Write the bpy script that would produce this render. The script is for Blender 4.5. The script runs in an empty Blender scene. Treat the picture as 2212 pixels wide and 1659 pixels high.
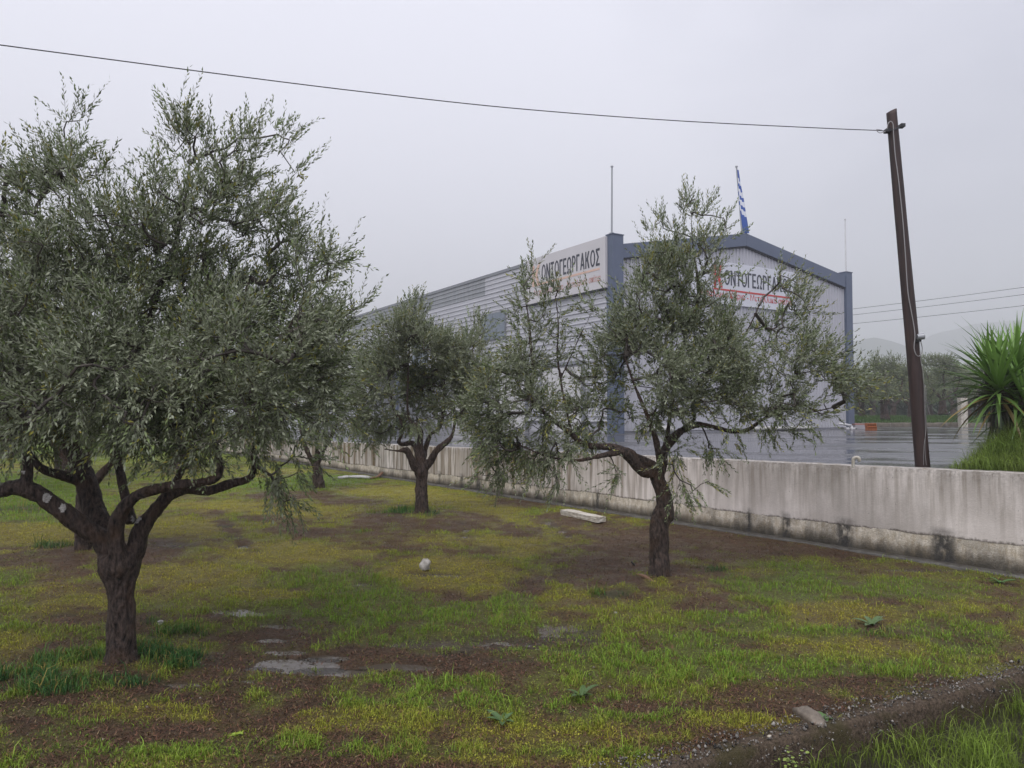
import bpy, bmesh, math, random
import numpy as np
from mathutils import Vector, Matrix, Quaternion

random.seed(7)
rng = np.random.default_rng(11)
SC = bpy.context.scene
COL = SC.collection

# ------------------------------------------------------------------ camera
EYE = 2.35                      # eye height above the lawn's zero level
FPX = 1600.0                    # focal length in 1/2212 frame widths
PITCH = math.atan(59.5 / FPX)
cam_d = bpy.data.cameras.new('camera')
cam_d.sensor_width = 36.0
cam_d.lens = FPX / 2212.0 * 36.0
cam_d.clip_start = 0.05
cam_d.clip_end = 9000.0
cam = bpy.data.objects.new('camera', cam_d)
COL.objects.link(cam)
cam.location = (0, 0, EYE)
cam.rotation_euler = (math.pi / 2 + PITCH, 0, 0)
SC.camera = cam

# ------------------------------------------------------------------ world: overcast sky
SUN_EL, SUN_AZ = math.radians(58), math.radians(205)
w = bpy.data.worlds.new('World')
SC.world = w
w.use_nodes = True
nt = w.node_tree
for n in list(nt.nodes):
    nt.nodes.remove(n)
def wn(t, **k):
    n = nt.nodes.new(t)
    for a, b in k.items():
        setattr(n, a, b)
    return n
out = wn('ShaderNodeOutputWorld')
bgA = wn('ShaderNodeBackground')
bgB = wn('ShaderNodeBackground')
sky = wn('ShaderNodeTexSky', sky_type='NISHITA', sun_disc=False, sun_elevation=SUN_EL, sun_rotation=SUN_AZ)
sky.air_density = 1.0
sky.dust_density = 4.0
tc = wn('ShaderNodeTexCoord')
sep = wn('ShaderNodeSeparateXYZ')
nt.links.new(tc.outputs['Generated'], sep.inputs[0])
# cloud deck: a broad brighter region low in front-left, heavier cloud to the right; soft streaks
mp = wn('ShaderNodeMapping'); mp.inputs['Scale'].default_value = (1.3, 1.3, 3.2); mp.inputs['Rotation'].default_value = (0, 0.15, 0.2)
nz = wn('ShaderNodeTexNoise'); nz.inputs['Scale'].default_value = 1.6; nz.inputs['Detail'].default_value = 5; nz.inputs['Roughness'].default_value = 0.5
nz.inputs['Distortion'].default_value = 0.4
nt.links.new(tc.outputs['Generated'], mp.inputs[0]); nt.links.new(mp.outputs[0], nz.inputs['Vector'])
dotn = wn('ShaderNodeVectorMath', operation='DOT_PRODUCT')
dv = Vector((-0.28, 0.93, 0.26)).normalized()
dotn.inputs[1].default_value = dv
nt.links.new(tc.outputs['Generated'], dotn.inputs[0])
mr = wn('ShaderNodeMapRange'); mr.inputs[1].default_value = 0.72; mr.inputs[2].default_value = 1.0
mr.inputs[3].default_value = 0.0; mr.inputs[4].default_value = 0.72; mr.interpolation_type = 'SMOOTHSTEP'
nt.links.new(dotn.outputs['Value'], mr.inputs[0])
mn = wn('ShaderNodeMath', operation='MULTIPLY_ADD'); mn.inputs[1].default_value = 1.05; 
nt.links.new(nz.outputs['Fac'], mn.inputs[0]); nt.links.new(mr.outputs[0], mn.inputs[2])
cr = wn('ShaderNodeValToRGB')
cr.color_ramp.elements[0].position = 0.30; cr.color_ramp.elements[0].color = (0.44, 0.45, 0.54, 1)
cr.color_ramp.elements[1].position = 1.0; cr.color_ramp.elements[1].color = (0.78, 0.78, 0.875, 1)
nt.links.new(mn.outputs[0], cr.inputs[0])
nt.links.new(cr.outputs[0], bgA.inputs['Color']); bgA.inputs['Strength'].default_value = 0.82
nt.links.new(sky.outputs[0], bgB.inputs['Color']); bgB.inputs['Strength'].default_value = 0.05
mix = wn('ShaderNodeMixShader'); mix.inputs[0].default_value = 0.10
nt.links.new(bgA.outputs[0], mix.inputs[1]); nt.links.new(bgB.outputs[0], mix.inputs[2])
nt.links.new(mix.outputs[0], out.inputs['Surface'])

# ------------------------------------------------------------------ sun behind cloud
sl = bpy.data.lights.new('sun', 'SUN')
sl.energy = 1.5
sl.angle = math.radians(50)
sl.color = (1.0, 0.98, 0.95)
so = bpy.data.objects.new('sun', sl)
COL.objects.link(so)
sdir = Vector((math.sin(SUN_AZ) * math.cos(SUN_EL), math.cos(SUN_AZ) * math.cos(SUN_EL), math.sin(SUN_EL)))
so.rotation_euler = sdir.to_track_quat('Z', 'Y').to_euler()
so.location = sdir * 60

SC.view_settings.view_transform = 'Standard'
SC.view_settings.look = 'None'
SC.view_settings.exposure = 0.84
SC.view_settings.gamma = 1.0
SC.view_settings.use_curve_mapping = False
try:
    cy = SC.cycles
    cy.max_bounces = 5; cy.diffuse_bounces = 2; cy.glossy_bounces = 3; cy.transmission_bounces = 2
    cy.volume_bounces = 1; cy.transparent_max_bounces = 4
    cy.use_denoising = True; cy.caustics_reflective = False; cy.caustics_refractive = False
    cy.use_adaptive_sampling = True; cy.adaptive_threshold = 0.008
    cy.sample_clamp_indirect = 4
except Exception:
    pass

# ------------------------------------------------------------------ geometry helpers
CP, SP = math.cos(PITCH), math.sin(PITCH)
def W(px, py, d):
    """world point seen at frame position (px,py) of a 2212x1659 frame, d metres ahead"""
    cx = (px - 1106.0) / FPX; cy_ = (829.5 - py) / FPX
    dy = CP - cy_ * SP; dz = SP + cy_ * CP
    return np.array([cx / dy * d, d, EYE + dz / dy * d])

def hsh(ix, iy, iz, s):
    ix = ix.astype(np.int64).astype(np.uint32); iy = iy.astype(np.int64).astype(np.uint32); iz = iz.astype(np.int64).astype(np.uint32)
    h = ix * np.uint32(374761393) + iy * np.uint32(668265263) + iz * np.uint32(2246822519) + np.uint32((s * 3266489917) & 0xffffffff)
    h = (h ^ (h >> np.uint32(13))) * np.uint32(1274126177)
    h = h ^ (h >> np.uint32(16))
    return (h & np.uint32(0xffffff)).astype(np.float64) / 16777215.0
def vn(p, s=0):
    """value noise 0..1 at Nx3 points"""
    f = np.floor(p); t = p - f; t = t * t * (3 - 2 * t)
    x, y, z = f[:, 0], f[:, 1], f[:, 2]
    r = 0
    for a in (0, 1):
        for b in (0, 1):
            for c in (0, 1):
                wgt = (t[:, 0] if a else 1 - t[:, 0]) * (t[:, 1] if b else 1 - t[:, 1]) * (t[:, 2] if c else 1 - t[:, 2])
                r = r + wgt * hsh(x + a, y + b, z + c, s)
    return r
def fbm(p, s=0, o=3):
    r = 0; a = 0.5; tot = 0
    for i in range(o):
        r = r + a * vn(p * (2.03 ** i) + 17.3 * i, s + i); tot += a; a *= 0.5
    return r / tot
def n2(x, y, sc, s=0, o=3):
    return fbm(np.stack([x * sc, y * sc, np.zeros_like(x) + 0.5], 1), s, o)
def sstep(a, b, x):
    t = np.clip((x - a) / (b - a), 0, 1); return t * t * (3 - 2 * t)
def unit(v):
    return v / np.maximum(np.linalg.norm(v, axis=-1, keepdims=True), 1e-9)

def np_mesh(name, V, F, mat=None, parent=None, smooth=False, col=None, uv=None):
    """V Nx3, F list of int arrays (each MxK)"""
    V = np.asarray(V, dtype=np.float32)
    if not isinstance(F, (list, tuple)):
        F = [F]
    F = [np.asarray(f, dtype=np.int32) for f in F if len(f)]
    me = bpy.data.meshes.new(name)
    me.vertices.add(len(V)); me.vertices.foreach_set('co', V.ravel())
    loops = np.concatenate([f.ravel() for f in F])
    me.loops.add(len(loops)); me.loops.foreach_set('vertex_index', loops)
    starts = []; tot = 0
    for f in F:
        k = f.shape[1]; starts.append(np.arange(len(f)) * k + tot); tot += len(f) * k
    starts = np.concatenate(starts).astype(np.int32)
    me.polygons.add(len(starts)); me.polygons.foreach_set('loop_start', starts)
    if smooth:
        me.polygons.foreach_set('use_smooth', np.ones(len(starts), dtype=bool))
    me.update(calc_edges=True)
    if col is not None:
        c = np.ones((len(V), 4), dtype=np.float32); c[:, :col.shape[1]] = col
        a = me.color_attributes.new('col', 'FLOAT_COLOR', 'POINT'); a.data.foreach_set('color', c.ravel())
    if mat: me.materials.append(mat)
    return link(name, me, parent)
def link(name, me, parent=None):
    o = bpy.data.objects.new(name, me)
    COL.objects.link(o)
    if parent: o.parent = parent
    return o
def tag(o, label=None, cat=None, group=None, kind=None):
    if label: o['label'] = label
    if cat: o['category'] = cat
    if group: o['group'] = group
    if kind: o['kind'] = kind
    return o
def empty(name, loc, rz=0.0, **k):
    o = bpy.data.objects.new(name, None); COL.objects.link(o)
    o.location = loc; o.rotation_euler = (0, 0, rz); o.empty_display_size = 0.2
    return tag(o, **k)
def copy_tree(src, parent=None):
    c = src.copy(); COL.objects.link(c)
    if parent: c.parent = parent
    for ch in list(src.children):
        copy_tree(ch, c)
    return c

class MB:
    """collects simple shapes into one mesh"""
    def __init__(s): s.V = []; s.F = []; s.n = 0; s.M = []
    def add(s, V, F, m=0):
        V = np.asarray(V, float)
        for f in F: s.F.append([i + s.n for i in f]); s.M.append(m)
        s.V.append(V); s.n += len(V)
    def box(s, x0, x1, y0, y1, z0, z1, m=0):
        V = [(x, y, z) for x in (x0, x1) for y in (y0, y1) for z in (z0, z1)]
        F = [(0, 1, 3, 2), (4, 6, 7, 5), (0, 4, 5, 1), (2, 3, 7, 6), (0, 2, 6, 4), (1, 5, 7, 3)]
        s.add(V, F, m)
    def tube(s, P, R, k=8, m=0, caps=True):
        V, F = tube(P, R, k, caps); s.add(V, F, m)
    def build(s, name, mats, parent=None, smooth=False):
        me = bpy.data.meshes.new(name)
        V = np.concatenate(s.V)
        me.from_pydata([tuple(v) for v in V], [], s.F)
        if not isinstance(mats, (list, tuple)): mats = [mats]
        for m_ in mats: me.materials.append(m_)
        if len(mats) > 1: me.polygons.foreach_set('material_index', s.M)
        if smooth: me.polygons.foreach_set('use_smooth', [True] * len(me.polygons))
        me.update()
        return link(name, me, parent)

def frames(P):
    P = np.asarray(P, float)
    T = np.zeros_like(P); T[1:-1] = P[2:] - P[:-2]; T[0] = P[1] - P[0]; T[-1] = P[-1] - P[-2]
    T = unit(T)
    up = np.array([0.0, 0.3, 1.0]) if abs(T[0][2]) < 0.9 else np.array([1.0, 0, 0])
    N = np.zeros_like(P); n = np.cross(T[0], up); n /= np.linalg.norm(n); N[0] = n
    for i in range(1, len(P)):
        n = N[i - 1] - T[i] * np.dot(N[i - 1], T[i]); n /= max(np.linalg.norm(n), 1e-6); N[i] = n
    return P, T, N, np.cross(T, N)
def tube(P, R, k=8, caps=True):
    P, T, N, B = frames(P)
    R = np.broadcast_to(np.asarray(R, float), (len(P),))
    a = np.arange(k) / k * 2 * math.pi
    V = (P[:, None] + R[:, None, None] * (np.cos(a)[None, :, None] * N[:, None] + np.sin(a)[None, :, None] * B[:, None])).reshape(-1, 3)
    F = []
    for i in range(len(P) - 1):
        for j in range(k):
            F.append((i * k + j, i * k + (j + 1) % k, (i + 1) * k + (j + 1) % k, (i + 1) * k + j))
    if caps:
        F.append(tuple(range(k))[::-1]); F.append(tuple((len(P) - 1) * k + j for j in range(k)))
    return V, F
def smooth_path(P, R, step=0.06):
    """Catmull-Rom resample"""
    P = np.asarray(P, float); R = np.asarray(R, float)
    o = []; r = []
    for i in range(len(P) - 1):
        p0 = P[max(i - 1, 0)]; p1 = P[i]; p2 = P[i + 1]; p3 = P[min(i + 2, len(P) - 1)]
        k = max(2, int(np.linalg.norm(p2 - p1) / step))
        for t in np.arange(k) / k:
            o.append(0.5 * ((2 * p1) + (-p0 + p2) * t + (2 * p0 - 5 * p1 + 4 * p2 - p3) * t * t + (-p0 + 3 * p1 - 3 * p2 + p3) * t ** 3))
            r.append(R[i] * (1 - t) + R[i + 1] * t)
    o.append(P[-1]); r.append(R[-1])
    return np.array(o), np.array(r)

# ------------------------------------------------------------------ materials
def newmat(name):
    m = bpy.data.materials.new(name); m.use_nodes = True
    nt = m.node_tree; b = nt.nodes['Principled BSDF']
    return m, nt, b
def pmat(name, c, rough=0.6, noise=0.0, scale=8.0, metallic=0.0, bump=0.0, spec=0.5, c2=None, stretch=None, bscale=None):
    m, nt, b = newmat(name)
    b.inputs['Roughness'].default_value = rough; b.inputs['Metallic'].default_value = metallic
    b.inputs['Specular IOR Level'].default_value = spec
    b.inputs['Base Color'].default_value = (*c, 1)
    if noise > 0 or c2 or bump > 0:
        tcn = nt.nodes.new('ShaderNodeTexCoord'); src = tcn.outputs['Object']
        if stretch:
            mpn = nt.nodes.new('ShaderNodeMapping'); mpn.inputs['Scale'].default_value = stretch
            nt.links.new(src, mpn.inputs[0]); src = mpn.outputs[0]
        nzn = nt.nodes.new('ShaderNodeTexNoise'); nzn.inputs['Scale'].default_value = scale
        nzn.inputs['Detail'].default_value = 6; nzn.inputs['Roughness'].default_value = 0.6
        nt.links.new(src, nzn.inputs['Vector'])
        rp = nt.nodes.new('ShaderNodeValToRGB')
        c2 = c2 or tuple(x * (1 - noise) for x in c)
        rp.color_ramp.elements[0].position = 0.32; rp.color_ramp.elements[0].color = (*c2, 1)
        rp.color_ramp.elements[1].position = 0.68; rp.color_ramp.elements[1].color = (*c, 1)
        nt.links.new(nzn.outputs['Fac'], rp.inputs[0]); nt.links.new(rp.outputs[0], b.inputs['Base Color'])
        if bump > 0:
            nb = nzn
            if bscale:
                nb = nt.nodes.new('ShaderNodeTexNoise'); nb.inputs['Scale'].default_value = bscale; nb.inputs['Detail'].default_value = 5
                nt.links.new(src, nb.inputs['Vector'])
            bp = nt.nodes.new('ShaderNodeBump'); bp.inputs['Strength'].default_value = 1.0; bp.inputs['Distance'].default_value = bump
            nt.links.new(nb.outputs['Fac'], bp.inputs['Height']); nt.links.new(bp.outputs[0], b.inputs['Normal'])
    return m
def attr_mat(name, rough=0.6, spec=0.4, back=None, trans=0.0, bump=0.0, bscale=40, var=0.0):
    m, nt, b = newmat(name)
    a = nt.nodes.new('ShaderNodeAttribute'); a.attribute_name = 'col'
    b.inputs['Roughness'].default_value = rough; b.inputs['Specular IOR Level'].default_value = spec
    c = a.outputs['Color']
    if var > 0:
        tcn = nt.nodes.new('ShaderNodeTexCoord')
        nzn = nt.nodes.new('ShaderNodeTexNoise'); nzn.inputs['Scale'].default_value = bscale; nzn.inputs['Detail'].default_value = 6
        nt.links.new(tcn.outputs['Object'], nzn.inputs['Vector'])
        mrn = nt.nodes.new('ShaderNodeMapRange'); mrn.inputs[1].default_value = 0.3; mrn.inputs[2].default_value = 0.7
        mrn.inputs[3].default_value = 1 - var; mrn.inputs[4].default_value = 1 + var
        nt.links.new(nzn.outputs['Fac'], mrn.inputs[0])
        vm = nt.nodes.new('ShaderNodeVectorMath'); vm.operation = 'SCALE'
        nt.links.new(c, vm.inputs[0]); nt.links.new(mrn.outputs[0], vm.inputs['Scale']); c = vm.outputs[0]
        if bump > 0:
            bp = nt.nodes.new('ShaderNodeBump'); bp.inputs['Distance'].default_value = bump
            nt.links.new(nzn.outputs['Fac'], bp.inputs['Height']); nt.links.new(bp.outputs[0], b.inputs['Normal'])
    if back:
        g = nt.nodes.new('ShaderNodeNewGeometry'); mx = nt.nodes.new('ShaderNodeMix'); mx.data_type = 'RGBA'
        mx.inputs['B'].default_value = (*back, 1)
        nt.links.new(g.outputs['Backfacing'], mx.inputs['Factor']); nt.links.new(c, mx.inputs['A']); c = mx.outputs['Result']
    nt.links.new(c, b.inputs['Base Color'])
    if trans > 0:
        t = nt.nodes.new('ShaderNodeBsdfTranslucent'); mxs = nt.nodes.new('ShaderNodeMixShader'); mxs.inputs[0].default_value = trans
        nt.links.new(c, t.inputs['Color']); nt.links.new(b.outputs[0], mxs.inputs[1]); nt.links.new(t.outputs[0], mxs.inputs[2])
        nt.links.new(mxs.outputs[0], nt.nodes['Material Output'].inputs['Surface'])
    return m

M_leaf = attr_mat('olive_leaf', rough=0.38, spec=0.45, back=(0.235, 0.26, 0.17), trans=0.2)
M_grass = attr_mat('grass_blade', rough=0.5, spec=0.2, trans=0.25)
M_yucca = attr_mat('yucca_leaf', rough=0.4, spec=0.5, trans=0.1)
M_litter = attr_mat('litter', rough=0.6, spec=0.2)

def bark_mat():
    m, nt, b = newmat('wet_bark')
    L = nt.links.new; N = nt.nodes.new
    tcn = N('ShaderNodeTexCoord')
    mpn = N('ShaderNodeMapping'); mpn.inputs['Scale'].default_value = (1, 1, 0.38); L(tcn.outputs['Object'], mpn.inputs[0])
    a = N('ShaderNodeTexNoise'); a.inputs['Scale'].default_value = 38; a.inputs['Detail'].default_value = 8; a.inputs['Roughness'].default_value = 0.65; L(mpn.outputs[0], a.inputs['Vector'])
    c = N('ShaderNodeTexNoise'); c.inputs['Scale'].default_value = 4.5; c.inputs['Detail'].default_value = 4; L(tcn.outputs['Object'], c.inputs['Vector'])
    r1 = N('ShaderNodeValToRGB'); e = r1.color_ramp.elements
    e[0].position = 0.34; e[0].color = (0.006, 0.005, 0.005, 1); e[1].position = 0.64; e[1].color = (0.115, 0.082, 0.068, 1)
    L(a.outputs['Fac'], r1.inputs[0])
    r2 = N('ShaderNodeValToRGB'); e = r2.color_ramp.elements
    e[0].position = 0.52; e[0].color = (0, 0, 0, 1); e[1].position = 0.68; e[1].color = (1, 1, 1, 1); L(c.outputs['Fac'], r2.inputs[0])
    mx = N('ShaderNodeMix'); mx.data_type = 'RGBA'; mx.inputs['B'].default_value = (0.085, 0.045, 0.022, 1)
    ml = N('ShaderNodeMath'); ml.operation = 'MULTIPLY'; ml.inputs[1].default_value = 0.55
    L(r2.outputs[0], ml.inputs[0]); L(ml.outputs[0], mx.inputs['Factor']); L(r1.outputs[0], mx.inputs['A']); L(mx.outputs['Result'], b.inputs['Base Color'])
    b.inputs['Roughness'].default_value = 0.55; b.inputs['Specular IOR Level'].default_value = .25
    bp = N('ShaderNodeBump'); bp.inputs['Distance'].default_value = 0.05; L(a.outputs['Fac'], bp.inputs['Height']); L(bp.outputs[0], b.inputs['Normal'])
    return m
M_bark = bark_mat()
M_twig = pmat('twig_bark', (0.075, 0.06, 0.05), 0.6, noise=0.5, scale=20)
M_cut = pmat('cut_wood_paint', (0.55, 0.53, 0.50), 0.7, c2=(0.20, 0.18, 0.16), scale=60, bump=0.004)
M_white = pmat('white_paint', (0.62, 0.61, 0.62), 0.5, noise=0.15, scale=3)
M_blue = pmat('blue_grey_sheet', (0.100, 0.125, 0.185), 0.5, noise=0.12, scale=1.2)
M_dark = pmat('dark_seal', (0.02, 0.022, 0.03), 0.7)
M_clad = pmat('white_cladding', (0.46, 0.46, 0.50), 0.38, c2=(0.42, 0.42, 0.455), scale=0.35, stretch=(1, 1, 2.5))
M_clad2 = pmat('weathered_cladding', (0.30, 0.31, 0.33), 0.45, c2=(0.22, 0.23, 0.25), scale=0.9, stretch=(4, 4, 0.4))
M_cap = pmat('grey_flashing', (0.20, 0.21, 0.235), 0.45)
M_sign = pmat('sign_panel', (0.56, 0.54, 0.56), 0.5, noise=0.06, scale=0.6)
M_sign2 = pmat('bright_sign_panel', (0.62, 0.63, 0.68), 0.5, noise=0.06, scale=0.6)
M_ink = pmat('dark_lettering', (0.035, 0.038, 0.055), 0.5)
M_red = pmat('red_lettering', (0.50, 0.045, 0.04), 0.5)
M_fade = pmat('faded_red_lettering', (0.50, 0.27, 0.24), 0.5)
M_orange = pmat('faded_orange_lettering', (0.62, 0.42, 0.34), 0.5)
M_glass = pmat('window_glass', (0.16, 0.19, 0.23), 0.2)
M_roof = pmat('roof_sheet', (0.35, 0.36, 0.38), 0.5)
M_steel = pmat('galvanised_pole', (0.30, 0.31, 0.33), 0.4, metallic=0.3)
M_cable = pmat('black_cable', (0.02, 0.02, 0.022), 0.5)
M_wire = pmat('grey_wire', (0.27, 0.26, 0.26), 0.5)
M_pole = pmat('creosoted_wood', (0.050, 0.026, 0.022), 0.65, c2=(0.014, 0.008, 0.008), scale=9, stretch=(1.6, 1.6, 0.10), bump=0.006)
M_stone = pmat('pale_stone', (0.36, 0.34, 0.31), 0.6, noise=0.4, scale=14, bump=0.01)
M_block = pmat('concrete_block', (0.60, 0.57, 0.51), 0.7, c2=(0.34, 0.29, 0.22), scale=9, bump=0.006)
M_brick = pmat('orange_clay', (0.50, 0.15, 0.035), 0.6, noise=0.3, scale=20)
M_black = pmat('black_plastic', (0.012, 0.012, 0.014), 0.4)
M_root = pmat('peeled_root', (0.20, 0.105, 0.06), 0.6, noise=0.4, scale=30, bump=0.004)
M_tarp = pmat('white_sheeting', (0.55, 0.54, 0.52), 0.5, noise=0.35, scale=6, bump=0.01)

# ------------------------------------------------------------------ ground field
A0, B0, C0 = -2.3195, 0.01389, -0.01379
def plane_z(x, y):
    yy = np.where(y < 24, y, 24 + 8 * np.tanh((y - 24) / 8.0)); xx = np.where(x > -8, x, -8 + 5 * np.tanh((x + 8) / 5.0))
    xx = np.minimum(xx, 10)
    return EYE + A0 + B0 * yy + C0 * xx
def G(px, py):
    """point of the lawn seen at (px,py)"""
    d = 10.0
    a = W(px, py, 1.0); s = a[2] - EYE
    for _ in range(30):
        z = float(plane_z(np.array([a[0] * d]), np.array([d]))[0])
        d = 0.5 * d + 0.5 * (z - EYE) / s
    return np.array([a[0] * d, d, z])

# patches of the lawn: (px, py, rx, ry) of each patch on the ground as seen, kind, strength
PATCH = [
 # green
 ('G', 50, 1060, 190, 42, 1), ('G', 30, 1110, 150, 28, .9), ('G', 600, 1052, 110, 18, .9), ('G', 700, 1035, 110, 12, .8), ('G', 860, 1330, 230, 42, 1), ('G', 800, 1290, 160, 28, .8),
 ('G', 1110, 1300, 55, 45, .8), ('G', 1690, 1265, 140, 42, 1), ('G', 1590, 1335, 150, 30, .7), ('G', 1960, 1275, 150, 22, .7), ('G', 1500, 1440, 260, 42, .7),
 ('G', 720, 1250, 200, 30, .6), ('G', 30, 1290, 50, 60, .8), ('G', 1100, 1540, 500, 40, .6), ('G', 1750, 1440, 300, 40, .7), ('G', 2060, 1380, 120, 40, .8), ('G', 820, 1385, 120, 14, .7),
 ('G', 1560, 1385, 120, 18, .6), ('G', 1780, 1370, 120, 20, .8), ('G', 500, 1620, 500, 30, .5), ('G', 930, 1480, 120, 20, .6), ('G', 230, 1580, 200, 30, .5), ('G', 1290, 1630, 160, 22, .8),
 # yellow-green
 ('Y', 60, 1155, 170, 24, 1), ('Y', 390, 1140, 100, 22, .9), ('Y', 480, 1092, 110, 15, .9), ('Y', 620, 1108, 100, 13, .9), ('Y', 860, 1062, 120, 13, 1), ('Y', 960, 1082, 110, 16, 1),
 ('Y', 1050, 1100, 80, 12, .9), ('Y', 650, 1195, 200, 24, .9), ('Y', 960, 1230, 140, 30, 1), ('Y', 420, 1245, 150, 28, .9), ('Y', 560, 1285, 110, 14, .7), ('Y', 1110, 1180, 80, 24, .8),
 ('Y', 1800, 1325, 140, 28, .9), ('Y', 1830, 1400, 200, 30, .6), ('Y', 120, 1300, 160, 40, .5), ('Y', 900, 1560, 400, 30, .5), ('Y', 1200, 1600, 300, 30, .5), ('Y', 1000, 1270, 150, 20, .6),
 ('Y', 330, 1540, 160, 24, .5), ('Y', 1640, 1240, 60, 10, .6), ('Y', 1250, 1650, 300, 15, .5), ('Y', 40, 1390, 70, 26, .7), ('Y', 1640, 1560, 200, 24, .5),
 # dark green tufts
 ('D', 370, 1425, 110, 26, 1), ('D', 80, 1480, 120, 26, .9), ('D', 390, 1372, 70, 12, .8), ('D', 290, 1478, 90, 16, .9), ('D', 150, 1430, 90, 16, .7), ('D', 1320, 1290, 55, 10, .9),
 ('D', 1300, 1232, 60, 9, .7), ('D', 880, 1108, 45, 8, .8), ('D', 110, 1182, 45, 9, 1), ('D', 830, 1112, 50, 7, .6), ('D', 1530, 1235, 40, 9, .8), ('D', 300, 1345, 60, 12, .5),
 ('D', 60, 1100, 60, 9, .7), ('D', 930, 1118, 30, 6, .8), ('D', 1900, 1370, 60, 16, .5), ('D', 790, 1150, 60, 7, .6), ('D', 1440, 1610, 100, 14, .4),
 # bare soil and litter
 ('B', 330, 1190, 90, 26, .9), ('B', 90, 1215, 140, 20, .9), ('B', 680, 1152, 130, 15, 1), ('B', 850, 1140, 130, 18, .9), ('B', 620, 1072, 110, 10, .8), ('B', 1010, 1130, 80, 20, .7),
 ('B', 1350, 1225, 160, 50, 1), ('B', 1520, 1165, 300, 36, 1), ('B', 1250, 1125, 100, 16, .8), ('B', 590, 1375, 110, 24, .9), ('B', 820, 1425, 230, 26, 1), ('B', 440, 1340, 90, 14, .6),
 ('B', 200, 1345, 100, 26, .6), ('B', 1850, 1195, 250, 14, .9), ('B', 1000, 1445, 160, 18, .8), ('B', 700, 1490, 160, 14, .5), ('B', 1950, 1480, 300, 16, .8), ('B', 380, 1580, 180, 24, .5),
 ('B', 1750, 1540, 200, 20, .8), ('B', 1530, 1310, 120, 22, .7), ('B', 1150, 1085, 120, 12, .7), ('B', 1900, 1300, 60, 12, .4), ('B', 250, 1465, 60, 16, .4), ('B', 560, 1560, 80, 16, .5),
 ('B', 1500, 1620, 160, 18, .5), ('B', 760, 1085, 90, 8, .6), ('B', 60, 1560, 100, 14, .5), ('B', 2130, 1340, 100, 14, .5), ('B', 800, 1120, 60, 10, .6), ('B', 470, 1108, 20, 7, .9), ('B', 486, 1130, 24, 8, .9), ('B', 503, 1150, 26, 9, .9), ('B', 524, 1172, 24, 8, .9), ('B', 548, 1192, 22, 7, .8), ('B', 560, 1120, 60, 8, .8), ('B', 640, 1130, 60, 8, .8), ('B', 800, 1185, 60, 7, .6), ('B', 600, 1235, 50, 8, .6), ('B', 1040, 1190, 60, 10, .8), ('B', 1120, 1150, 60, 14, .8), ('B', 1140, 1270, 60, 20, .8), ('B', 560, 1430, 140, 22, .8), ('B', 300, 1590, 180, 20, .7), ('B', 900, 1600, 200, 14, .5), ('B', 1350, 1530, 140, 14, .5), ('B', 120, 1400, 60, 14, .6),
]
PUD = [(520, 1322, 66, 11), (600, 1352, 46, 7), (590, 1382, 44, 6), (640, 1436, 92, 15), (745, 1452, 90, 9), (398, 1478, 56, 8), (1030, 1392, 200, 20), (1230, 1372, 90, 26), (1240, 1412, 60, 12),
       (490, 1136, 26, 5), (506, 1160, 26, 6), (522, 1182, 20, 5), (380, 1178, 52, 8), (1197, 1138, 18, 4), (1213, 1148, 16, 4), (1228, 1159, 12, 4), (1000, 1132, 11, 3), (1006, 1146, 9, 4), (1004, 1160, 11, 4), (940, 1243, 60, 5), (540, 1470, 24, 6), (620, 1408, 50, 6), (700, 1420, 50, 6), (860, 1440, 90, 8), (560, 1445, 40, 5), (1100, 1430, 60, 6), (300, 1372, 20, 3), (960, 1412, 90, 8), (1180, 1130, 20, 6), (130, 1330, 30, 4), (780, 1262, 30, 4), (2010, 1232, 90, 4)]
def ell(px, py, rx, ry):
    c = G(px, py); r = G(px + rx, py); u = G(px, py - ry); l = G(px, py + ry)
    return c[0], c[1], abs(r[0] - c[0]), 0.5 * abs(u[1] - l[1]), c[0] / c[1]
PW = [(k, *ell(px, py, rx, ry), s) for k, px, py, rx, ry, s in PATCH]
PUW = [ell(*p) for p in PUD]
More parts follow.
